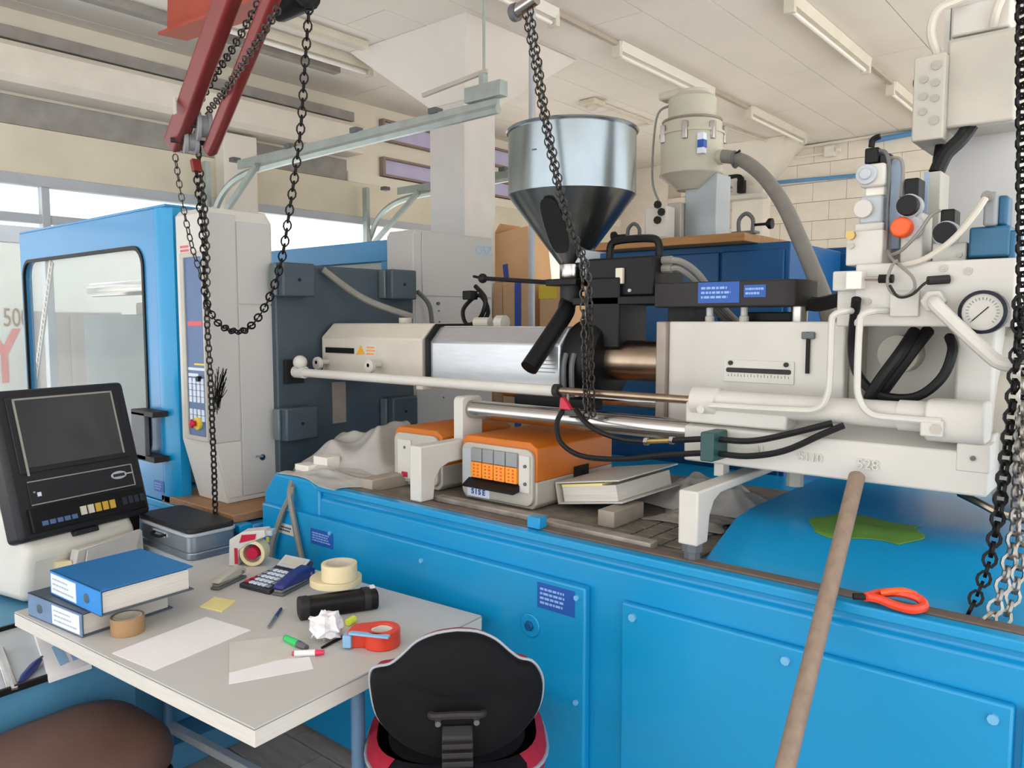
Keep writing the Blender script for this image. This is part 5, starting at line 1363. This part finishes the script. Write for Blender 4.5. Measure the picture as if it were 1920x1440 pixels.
# white pedestal
MB().prism([(.04, .012), (.0, .20), (.10, .34), (.42, .34), (.42, .012)], 'x', .02, Wd - .07).xf(Matrix.Identity(4)).build('pedestal', 'terminal', tm, bevel=.03, seg=3)
MB().prism([(.06, .0), (.05, .26), (.35, .26), (.35, .0)], 'x', Wd - .10, Wd - .02).build('side_bracket', 'black', tm, bevel=.004)
MB().box(.14, Wd - .06, .0, .45, 0, .014).build('base_plate', 'blackgrey', tm)
pk = MB().hexa([(.15, -.03, .02), (.47, -.03, .06), (.47, .015, .06), (.15, .015, .02), (.17, -.06, .19), (.45, -.05, .20), (.45, -.02, .20), (.17, -.02, .19)]).build('paper_pocket', 'paper_grey', tm, bevel=.004)
MB().hexa([(.13, .0, .01), (.17, -.03, .02), (.17, .01, .02), (.13, .03, .01), (.12, -.0, .15), (.16, -.035, .15), (.16, .0, .15), (.12, .02, .15)]).build('pocket_side', 'tape_cream', tm)
MB().hexa([(.18, -.055, .03), (.40, -.05, .05), (.40, -.045, .05), (.18, -.05, .03), (.20, -.075, .185), (.43, -.065, .21), (.43, -.06, .21), (.20, -.07, .185)]).build('folded_paper', 'paper_grey', pk)
# tray with papers
tr_ = thing('document_tray', 'shallow grey tray with dark rim on the blue side cabinet', 'tray', (-2.70, .86, .6), math.radians(3))
MB().box(-.26, .24, -.4, .2, 0, .006).build('tray_floor', 'palegrey', tr_)
for (x0, x1, y0, y1) in ((-.27, -.258, -.4, .2), (.232, .244, -.4, .2), (-.27, .244, .195, .207), (-.27, .244, -.41, -.4)):
    MB().box(x0, x1, y0, y1, 0, .02).build('rim', 'black', tr_, bevel=.002)
br_ = thing('metal_ruler', 'flat steel bar lying in the grey tray', 'ruler', (*((-2.555, 0.761)), .606))
MB().bar((*((-2.733, 0.796)), .613), (*((-2.398, 0.729)), .613), .028, .012).build('bar', 'steel', br_, bevel=.003)
MB().bar((*((-2.733, 0.796)), .6195), (*((-2.398, 0.729)), .6195), .008, .002).build('ridge', 'palegrey', br_)
pb_ = thing('paper_pad', 'white paper pad with blue print in the grey tray', 'paper', (*((-2.567, 0.919)), .606))
MB().prism([(-2.786, 0.914), (-2.376, 0.814), (-2.382, 0.934), (-2.801, 1.062)], 'z', .606, .622).build('pad', 'paper', pb_)
MB().prism([(-2.6, 0.901), (-2.434, 0.866), (-2.444, 0.895), (-2.614, 0.931)], 'z', .622, .623).build('blue_print', 'skyblue', pb_, smooth=0)
MB().prism([(-2.61, 0.945), (-2.443, 0.905), (-2.446, 0.931), (-2.616, 0.973)], 'z', .622, .623).build('blue_print', 'sticker_pale', pb_, smooth=0)
pa_, pz_ = Vector((*((-2.419, 0.752)), .619)), Vector((*((-2.534, 0.844)), .619))
bp_ = thing('ballpoint_pen', 'thick blue pen lying in the grey tray', 'pen', ((pa_.x + pz_.x) / 2, (pa_.y + pz_.y) / 2, .606))
MB().tube([pa_, pa_.lerp(pz_, .2), pa_.lerp(pz_, .7), pz_], [.004, .011, .013, .008], 10, 0).build('barrel', 'navy', bp_)
MB().cyl(pz_, pz_ + (pz_ - pa_).normalized() * .02, .006, n=8).build('tip', 'greydark', bp_)
for o in (br_, pb_, bp_): o.location.x -= .05
# aluminium cases
def case(lab, z0, z1, lid):
    t = thing('aluminium_case', lab, 'case', (-3.085, 1.575, z0), 0, group=None)
    h = z1 - z0
    MB().prism(rr(-.22, .22, -.1, .1, .03), 'z', 0, h * .66).build('shell', 'alu', t, bevel=.003)
    MB().prism(rr(-.226, .226, -.106, .106, .035), 'z', h * .66, h * .79).build('rim', 'palegrey', t, bevel=.002)
    MB().prism(rr(-.22, .22, -.1, .1, .03), 'z', h * .79, h).build('lid', lid, t, bevel=.006)
    MB().ring(rr(-.07, .05, h * .35, h * .6, .02, 4), rr(-.05, .03, h * .42, h * .54, .008, 4), 'y', -.108, -.1).build('handle_plate', 'palegrey', t)
    MB().tube([(-.05, -.106, h * .48), (-.04, -.125, h * .44), (.02, -.125, h * .44), (.03, -.106, h * .48)], .006, 6, 3).build('handle', 'black', t)
    return t
case('lower aluminium case of the stack behind the screen terminal', .6, .745, 'alu')
case('upper aluminium case with dark lid behind the screen terminal', .745, .84, 'blackgrey')

# ================================================================== desk and chairs
RD = math.atan2(.092, 1.205)
dk = thing('desk', 'grey topped office desk with pale edge and steel legs', 'desk', (-2.155, 1.285, 0), RD)
MB().box(-.604, .604, -.414, .414, .695, .738).build('desk_core', 'desk_edge', dk, bevel=.002)
MB().box(-.6046, .6046, -.4146, .4146, .7362, .7378).build('edge_seam', 'greyplastic', dk, smooth=0)
MB().box(-.602, .602, -.412, .412, .738, .741).build('desk_top', 'desk_top', dk, smooth=0)
MB().cyl((.545, -.05, 0), (.545, -.05, .695), .019, n=14).build('leg', 'desk_leg', dk)
MB().cyl((-.575, .06, .1), (-.575, .06, .695), .019, n=14).build('leg', 'desk_leg', dk)
MB().box(-.58, .55, .045, .075, .16, .19).build('foot_bar', 'palegrey', dk, bevel=.003)
MB().box(-.55, .55, .03, .09, .655, .695).build('under_beam', 'greydark', dk, bevel=.003)
MB().box(.52, .57, -.3, .36, .0, .03).build('floor_foot', 'desk_leg', dk, bevel=.003)
DZ = .741
# binders
def binder(lab, p, q, z0, th, spine, cover, lblx, ringx, wd=.285):
    a = math.atan2(q[1] - p[1], q[0] - p[0])
    t = thing('lever_arch_file', lab, 'binder', (p[0], p[1], z0), a, group=None)
    Lb = .315
    sp = MB().box(0, Lb, 0, .004, 0, th).build('spine', spine, t, bevel=.001)
    MB().box(0, Lb, 0, wd, th - .004, th).build('top_cover', cover, t, bevel=.001)
    MB().box(0, Lb, 0, wd, 0, .004).build('bottom_cover', 'binder_top', t, bevel=.001)
    MB().box(.012, Lb - .012, .012, wd - .01, .004, th * .86).build('paper_stack', 'paper_edge', t)
    lb_ = MB().box(lblx[0], lblx[1], -.0015, 0, .008, th - .008).build('spine_label', 'label_white', sp, smooth=0)
    text_lines(MB(), lblx[0] + .012, lblx[1] - .012, .014, th - .014, -.0015, 3, 31, .3).build('print', 'print', lb_, smooth=0)
    MB().lathe([(.008, -.003), (.014, -.003), (.014, 0)], (ringx, 0, th * .5), 18, 'y').build('finger_ring', 'steel', sp)
    MB().lathe([(0, -.002), (.0085, -.002), (.0085, 0)], (ringx, 0, th * .5), 14, 'y').build('finger_hole', 'dark', sp)
    return t
binder('grey blue lever arch file, lower of the two on the desk', (-2.659, .845), (-2.347, .878), DZ, .072, 'binder_grey', 'binder_top', (.15, .305), .075)
binder('bright blue lever arch file lying on top of the grey one', (-2.587, 0.885), (-2.303, 0.901), DZ + .073, .075, 'binder_blue', 'binder_blue_top', (.01, .17), .235)
# brown parcel tape
def tape_roll(name, lab, x, y, z, r, ri, h, m, tilt=None):
    t = thing(name, lab, 'tape roll', (x, y, z), rot=tilt or (0, 0, 0))
    MB().lathe([(ri + .003, 0), (r, 0), (r, h), (ri + .003, h)], (0, 0, 0), 40, close=True).build('tape', m, t, bevel=.0015)
    MB().lathe([(ri, .0005), (ri + .003, .0005), (ri + .003, h - .0005), (ri, h - .0005)], (0, 0, 0), 32, close=True).build('core', 'tape_core', t)
    return t
tape_roll('parcel_tape', 'brown parcel tape roll standing beside the grey file', -2.29, 0.983, DZ, .046, .036, .05, 'tape_brown')
# papers
def sheet(name, lab, pts, m, z=DZ, th=.0012):
    o = MB().prism([p for p in pts], 'z', z, z + th).build(name, m, smooth=0)
    return tag(o, lab, 'paper')
sheet('paper_sheet', 'blank white paper sheet on the desk beside the binders', [(-2.174, 0.888), (-1.978, 0.912), (-2.026, 1.22), (-2.223, 1.19)], 'paper')
sheet('paper_sheet', 'white paper sheet lying under the clear sleeve', [(-1.761, 0.996), (-1.672, 1.185), (-1.74, 1.221), (-1.789, 1.154), (-1.818, 1.03)], 'paper')
sheet('plastic_sleeve', 'clear document sleeve lying at the middle of the desk', [(-1.992, 1.132), (-1.815, 1.027), (-1.785, 1.151), (-1.742, 1.231), (-1.893, 1.284)], 'paper_grey', DZ + .0013, .0012)
sheet('sticky_note', 'pale yellow sticky note at the middle of the desk', [(-2.315, 1.219), (-2.224, 1.242), (-2.275, 1.32), (-2.36, 1.293)], 'sticky', DZ, .004)
# ballpoint pen
def stick(name, lab, cat, a, b, r, m, mt, z=DZ, cap=.3):
    a = Vector((*a, z + r)); b = Vector((*b, z + r)); t = thing(name, lab, cat, ((a.x + b.x) / 2, (a.y + b.y) / 2, z))
    m_ = a.lerp(b, cap)
    MB().cyl(a, m_, r * .75, r, n=10).build('tip', mt, t)
    MB().cyl(m_, b, r, r * .9, n=10).build('barrel', m, t)
    d = (b - a).normalized()
    MB().cyl(b, b + d * .006, r * .7, n=8).build('end_button', mt, t)
    return t
stick('ballpoint_pen', 'navy ballpoint pen with silver tip on the bare desk', 'pen', (-1.995, 1.259), (-2.093, 1.367), .0055, 'navy', 'steel', cap=.55)
stick('marker_pen', 'slim black pen beside the crumpled paper', 'pen', (-1.756, 1.273), (-1.778, 1.38), .0045, 'black', 'black')
stick('highlighter', 'bright green highlighter beside the crumpled paper', 'highlighter', (-1.775, 1.237), (-1.874, 1.239), .011, 'brightgreen', 'greydark', cap=.4)
stick('glue_pen', 'white correction pen with pink cap in front of the crumpled paper', 'pen', (-1.719, 1.254), (-1.775, 1.198), .0085, 'paper', 'pink', cap=.3)
tag(MB().cyl((*(-1.832, 1.423), DZ + .011), (*(-1.844, 1.456), DZ + .011), .011, n=12).build('yellow_marker', 'lime', bevel=.002), 'yellow highlighter cap beside the black torch', 'cap')
# crumpled paper ball
rnd = random.Random(11)
cb = MB(); cb.ball((0, 0, 0), .055, 16, 11, (1.05, 1, .82))
vv = []
for p in cb.v:
    p = Vector(p); n = p.normalized()
    k = .80 + .16 * math.sin(9 * n.x + 3 * n.z) * math.cos(8 * n.y) + .12 * math.sin(17 * n.z + 5 * n.x) + rnd.uniform(-.10, .12)
    vv.append(tuple(p * k))
cb.v = vv
c0 = (-1.798, 1.292)
zlow = min(p[2] for p in cb.v)
tag(cb.xf(Matrix.Translation((c0[0], c0[1] + .03, DZ + .001 - zlow))).build('crumpled_paper', 'paper', smooth=0), 'crumpled ball of white paper on the desk', 'paper')
# red tape dispenser
ra = math.radians(40)
rdx, rdy = -1.657, 1.368
rd = thing('tape_dispenser', 'red hand tape dispenser with clear tape beside the chair', 'tape dispenser', (rdx, rdy + .03, DZ), math.radians(35))
drop = [(-.072, .018)] + [(.046 * math.cos(math.radians(a)) + .005, .046 * math.sin(math.radians(a))) for a in range(110, -151, -20)] + [(-.075, -.03)]
drop2 = [(x * 1.12, y * 1.12) for x, y in drop]
hole = [(.031 * math.cos(2 * math.pi * k / len(drop)) + .005, .031 * math.sin(2 * math.pi * k / len(drop))) for k in range(len(drop))]
# match the hole points with the outline by angle
hole = []
for x, y in drop2:
    a = math.atan2(y, x - .005); hole.append((.031 * math.cos(a) + .005, .031 * math.sin(a)))
MB().ring(drop2, hole, 'z', 0, .05).build('housing', 'red_plastic', rd, bevel=.003)
MB().lathe([(.024, .004), (.0305, .004), (.0305, .044), (.024, .044)], (.005, 0, 0), 24, close=True).build('core', 'lamp', rd)
MB().box(-.095, -.07, -.045, -.012, .004, .04).build('cutter', 'skyblue', rd, bevel=.003)
MB().bar((-.075, -.038, .047), (.04, -.056, .047), .016, .006).build('tension_flap', 'skyblue', rd)
# black torch case with two cream tapes on it
ta_, tb_ = Vector((*(-1.993, 1.367), 0)), Vector((*(-1.889, 1.582), 0))
an = math.atan2(tb_.y - ta_.y, tb_.x - ta_.x)
tcx = (ta_ + tb_) / 2
tcs = thing('black_case', 'long black padded case lying under the cream tape rolls', 'case', (tcx.x, tcx.y, DZ), an)
hl_ = (tb_ - ta_).length / 2
MB().prism(rr(-.035, .035, 0, .062, .022), 'x', -hl_, hl_).build('body', 'black', tcs, bevel=.006)
MB().prism(rr(-.037, .037, -.0, .065, .024), 'x', hl_ - .045, hl_ - .025).build('end_band', 'blackgrey', tcs)
MB().prism(rr(-.036, .036, 0, .064, .022), 'x', -hl_ - .004, -hl_ + .03).build('end_cap', 'blackgrey', tcs, bevel=.006)
MB().box(hl_ - .02, hl_ - .004, .0, .02, .062, .068).build('white_tag', 'paper', tcs)
tx, ty = -2.037, 1.551
tape_roll('packing_tape', 'cream packing tape roll lying flat on the black case', tx + .022, ty - .03, DZ + .066, .082, .038, .022, 'tape_cream')
tape_roll('packing_tape', 'cream packing tape roll stacked topmost on the flat one', -2.006 + .02, 1.538 - .025, DZ + .089, .056, .042, .052, 'tape_cream')
# desk calculator
ca_, cb_, cd_ = Vector((*(-2.387, 1.398), 0)), Vector((*(-2.255, 1.414), 0)), Vector((*(-2.355, 1.626), 0))
acal = math.atan2(cb_.y - ca_.y, cb_.x - ca_.x) + .05
cal = thing('desk_calculator', 'black desk calculator with white keys and tilted display', 'calculator', (ca_.x, ca_.y, DZ), acal)
cw, cl = .145, .205
MB().prism([(0, .004), (0, .016), (.15, .030), (.165, .034), (cl, .060), (cl, .05), (.165, .0), (0, .0)], 'x', 0, cw).build('body', 'key_dark', cal, bevel=.004)
ds = MB().hexa([(.012, .160, .0345), (cw - .012, .160, .0345), (cw - .012, .203, .0605), (.012, .203, .0605), (.012, .158, .039), (cw - .012, .158, .039), (cw - .012, .201, .065), (.012, .201, .065)]).build('display_frame', 'palegrey', cal, bevel=.001)
MB().hexa([(.025, .166, .0435), (cw - .025, .166, .0435), (cw - .025, .192, .0595), (.025, .192, .0595), (.025, .165, .045), (cw - .025, .165, .045), (cw - .025, .191, .061), (.025, .191, .061)]).build('display', 'offgrey', ds, smooth=0)
for r in range(5):
    for c in range(6):
        x = .012 + c * .0205; y = .012 + r * .027; z = .016 + (.014 / .15) * (y + .008)
        mm = 'crimson' if (c == 0 and r < 2) else ('keys_white' if c in (1, 2, 3, 4) else 'greyplastic')
        k_ = MB().box(x, x + .0155, y, y + .018, z, z + .006).build('key', mm, cal, bevel=.0015)
# staplers
def stapler(lab, a, b, m, h, w=.035):
    a = Vector((*a, 0)); b = Vector((*b, 0)); an = math.atan2(b.y - a.y, b.x - a.x); Ls = (b - a).length
    t = thing('stapler', lab, 'stapler', (a.x, a.y, DZ), an)
    MB().box(0, Ls, -w / 2, w / 2, 0, .01).build('base', 'greydark', t, bevel=.003)
    MB().prism([(0, .022), (.01, .035), (Ls * .5, h), (Ls * .85, h + .004), (Ls, h - .01), (Ls, .018), (Ls * .6, .016)], 'y', -w / 2, w / 2).build('arm', m, t, bevel=.006)
    MB().cyl((Ls * .85, -w / 2 - .002, h * .6), (Ls * .85, w / 2 + .002, h * .6), .006, n=10).build('pivot', 'steel', t)
    MB().box(.004, Ls * .8, -w * .35, w * .35, .012, .02).build('magazine', 'steel', t)
    return t
stapler('grey stapler lying open left of the calculator', (-2.426, 1.33), (-2.478, 1.467), 'offgrey', .045)
stapler('navy blue stapler right of the calculator', (-2.214, 1.434), (-2.274, 1.607), 'navy', .055, .045)
# white and red pistol tape dispenser standing up
pd = thing('tape_gun', 'white and red pistol grip tape gun standing at the desk corner', 'tape dispenser', (-2.60, 1.555, DZ), math.radians(35))
MB().prism([(-.055, 0), (-.02, 0), (-.015, .06), (.02, .085), (.09, .115), (.085, .14), (.0, .13), (-.05, .10)], 'y', -.03, .03).build('frame', 'white', pd, bevel=.004)
MB().prism([(-.01, .09), (.05, .105), (.055, .125), (0, .12)], 'y', -.033, -.03).build('red_side', 'crimson', pd, smooth=0)
MB().box(-.03, -.018, -.032, -.028, .01, .07).build('red_strip', 'crimson', pd)
MB().lathe([(.035, -.026), (.048, -.026), (.048, .026), (.035, .026)], (.035, 0, .05), 32, 'y', close=True).build('tape_roll', 'tape_cream', pd)
MB().lathe([(0, -.030), (.022, -.030), (.024, -.022), (.024, .022)], (.035, 0, .05), 20, 'y').build('hub', 'crimson', pd)
MB().box(.06, .11, -.02, .02, .115, .135).build('blade_guard', 'palegrey', pd, bevel=.003)
# office chair, seen from behind
ch = thing('office_chair', 'black swivel office chair with red side panels in front of the desk', 'chair', (-1.262, 1.30, 0), math.radians(44.3))
u = 1.86 / 1470
ZB = 1.65 - 1.86 * .468 - .022
prof = [(0, 120), (38, 116), (72, 100), (98, 76), (118, 60), (142, 52), (158, 30), (163, 5), (158, -30), (140, -62), (108, -92), (65, -114), (8, -123), (-48, -117), (-95, -98), (-130, -70), (-152, -38), (-161, 5), (-162, 38), (-152, 50), (-125, 56), (-102, 74), (-74, 100), (-38, 115)]
prof = smooth_path([(x * u, y * u, 0) for x, y in prof] + [(0, 120 * u, 0)], 3)[:-1]
poly_b = [(p.x, p.y + ZB) for p in prof]
bk_ = MB()
n = len(poly_b)
ctr = (0, ZB - .005)
rings = []
for s, yy in ((1.0, .012), (1.0, -.006), (.93, -.022), (.6, -.034), (.25, -.038)):
    rings.append([(ctr[0] + (x - ctr[0]) * s, yy + .35 * x * x, ctr[1] + (z - ctr[1]) * s) for x, z in poly_b])
v = [p for r in rings for p in r]; f = []
for i in range(len(rings) - 1):
    for k in range(n): f.append((i * n + k, i * n + (k + 1) % n, (i + 1) * n + (k + 1) % n, (i + 1) * n + k))
f.append(tuple(range((len(rings) - 1) * n, len(rings) * n))); 
bk_.add(v, f).build('backrest_shell', 'shell_black', ch, smooth=60)
rings = []
for s, yy in ((1.0, .012), (.985, .03), (.95, .055), (.8, .075), (.4, .08)):
    rings.append([(ctr[0] + (x - ctr[0]) * s, yy + .35 * x * x, ctr[1] + (z - ctr[1]) * s) for x, z in poly_b])
v = [p for r in rings for p in r]; f = []
for i in range(len(rings) - 1):
    for k in range(n): f.append((i * n + k, i * n + (k + 1) % n, (i + 1) * n + (k + 1) % n, (i + 1) * n + k))
f.append(tuple(range((len(rings) - 1) * n, len(rings) * n)))
MB().add(v, f).build('backrest_cushion', 'red', ch, smooth=60)
pp = [(x * 1.012, .012 + .35 * x * x, ctr[1] + (z - ctr[1]) * 1.012) for x, z in poly_b]
MB().tube(pp + [pp[0]], .0045, 6, 0).build('piping', 'piping', ch)
hz_ = ZB - 18 * u
MB().tube([(-.062, -.04, hz_ - .004), (-.05, -.056, hz_), (0, -.062, hz_ + .004), (.05, -.056, hz_), (.062, -.04, hz_ - .004)], .009, 8, 4).build('bracket_bar', 'blackgrey', ch)
for s in (-1, 1):
    MB().lathe([(.007, -.052), (.007, -.03)], (s * .045, 0, hz_ - .022), 8, 'y').build('screw', 'greydark', ch)
sp = MB().prism([(-.062, hz_ - .05), (-.04, hz_ - .03), (-.035, hz_ - .05), (-.035, .42), (-.05, .36), (.2, .36), (.2, .33), (-.08, .33), (-.075, .45)], 'x', -.036, .036).build('spine_bar', 'blackgrey', ch, bevel=.004)
for k in range(14):
    MB().box(-.036, .036, -.078, -.058, hz_ - .07 - .021 * k, hz_ - .058 - .021 * k).build('bellows_rib', 'blackgrey', sp, bevel=.002)
seat_o = []
for k in range(36):
    a = 2 * math.pi * k / 36
    seat_o.append((.235 * abs(math.cos(a)) ** .7 * (1 if math.cos(a) >= 0 else -1), .235 + .215 * abs(math.sin(a)) ** .7 * (1 if math.sin(a) >= 0 else -1)))
v = []; zs = ((.9, .47), (1.0, .485), (1.02, .51), (1.0, .545), (.9, .56))
for s, z in zs: v += [(x * s, .235 + (y - .235) * s, z) for x, y in seat_o]
f = [(i * 36 + k, i * 36 + (k + 1) % 36, (i + 1) * 36 + (k + 1) % 36, (i + 1) * 36 + k) for i in range(4) for k in range(36)] + [tuple(range(36))[::-1]]
MB().add(v, f).build('seat_rim', 'seat_black', ch, smooth=60)
for sd in (1, -1):
    vs = [(p[0] * 1.004, .235 + (p[1] - .235) * 1.004, p[2] + .0012) for p in v]
    fs_ = [(i * 36 + k, i * 36 + (k + 1) % 36, (i + 1) * 36 + (k + 1) % 36, (i + 1) * 36 + k) for i in range(1, 4) for k in range(36) if sd * math.cos(2 * math.pi * (k + .5) / 36) > .62]
    used_ = sorted({i for q in fs_ for i in q}); rem = {i: k for k, i in enumerate(used_)}
    MB().add([vs[i] for i in used_], [tuple(rem[i] for i in q) for q in fs_]).build('seat_side', 'red', ch, smooth=60)
v = []
for s, z in ((.9, .56), (.75, .567), (.4, .569)): v += [(x * s * .86, .235 + (y - .235) * s, z) for x, y in seat_o]
f = [(i * 36 + k, i * 36 + (k + 1) % 36, (i + 1) * 36 + (k + 1) % 36, (i + 1) * 36 + k) for i in range(2) for k in range(36)] + [tuple(range(72, 108))]
MB().add(v, f).build('seat_pad', 'seat_black', ch, smooth=60)
sp_ = [(x * 1.02, .235 + (y - .235) * 1.02, .522) for x, y in seat_o]
MB().tube(sp_ + [sp_[0]], .006, 6, 0).build('piping', 'piping', ch)
MB().cyl((0, .2, .09), (0, .2, .47), .025, n=14).build('gas_spring', 'black', ch)
for k in range(5):
    a = 2 * math.pi * k / 5 + .3
    lg_ = MB().bar((0, .2, .09), (.27 * math.cos(a), .2 + .27 * math.sin(a), .07), .04, .025).build('base_arm', 'black', ch, bevel=.004)
    MB().lathe([(.025, -.012), (.025, .012)], (.27 * math.cos(a), .2 + .27 * math.sin(a), .025), 14, 'y').build('castor', 'black', lg_)
# brown upholstered stool in the foreground
br = thing('brown_stool', 'brown padded stool seat in the left foreground', 'stool', (-2.24, .79, .0), math.radians(4))
se = []
for k in range(40):
    a = 2 * math.pi * k / 40
    c_, s_2 = math.cos(a), math.sin(a)
    se.append((.22 * abs(c_) ** .6 * (1 if c_ >= 0 else -1), .24 * abs(s_2) ** .6 * (1 if s_2 >= 0 else -1)))
v = []
for s, z in ((.9, .40), (.98, .415), (1, .45), (.97, .485), (.88, .51), (.6, .53), (.3, .537)): v += [(x * s, y * s, z) for x, y in se]
f = [(i * 40 + k, i * 40 + (k + 1) % 40, (i + 1) * 40 + (k + 1) % 40, (i + 1) * 40 + k) for i in range(6) for k in range(40)] + [tuple(range(40))[::-1], tuple(range(240, 280))]
MB().add(v, f).build('cushion', 'leather', br, smooth=60)
MB().prism(rr(-.2, .2, -.21, .21, .06), 'z', .36, .40).build('seat_frame', 'black', br, bevel=.004)
for sx in (-1, 1):
    for sy in (-1, 1):
        MB().cyl((sx * .19, sy * .19, .0), (sx * .17, sy * .17, .37), .014, n=10).build('leg', 'black', br)

# ================================================================== groups of alike things
GROUPS = {'carton': 'tall cartons behind the barrel', 'hoist_chain': 'chains of the red hoist', 'lifting_chain': 'lifting chains at the right edge',
          'hopper_chain': 'chain strands across the hopper', 'packing_tape': 'cream tape rolls on the black case', 'lever_arch_file': 'lever arch files on the desk',
          'aluminium_case': 'stacked aluminium cases', 'wood_block': 'grey blocks on the bed', 'steel_strip': 'worn steel strips on the bed',
          'temperature_controller': 'orange controllers on the bed', 'flow_control_valve': 'black knob valves on the manifold', 'toggle_clamp': 'screw clamps on the wooden board',
          'paper_sheet': 'loose paper on the desk', 'plastic_film': 'plastic film on the bed', 'stapler': 'staplers on the desk', 'ballpoint_pen': 'ballpoint pens',
          'cable_duct': 'cable ducts on the ceiling', 'conduit_pipe': 'ceiling and wall conduits', 'blue_pipe': 'blue air pipes on the back wall', 'junction_box': 'junction boxes'}
for o in list(scene.objects):
    if o.parent is None and o.get('category'):
        k = o.name.split('.')[0]
        if k in GROUPS: o['group'] = GROUPS[k]
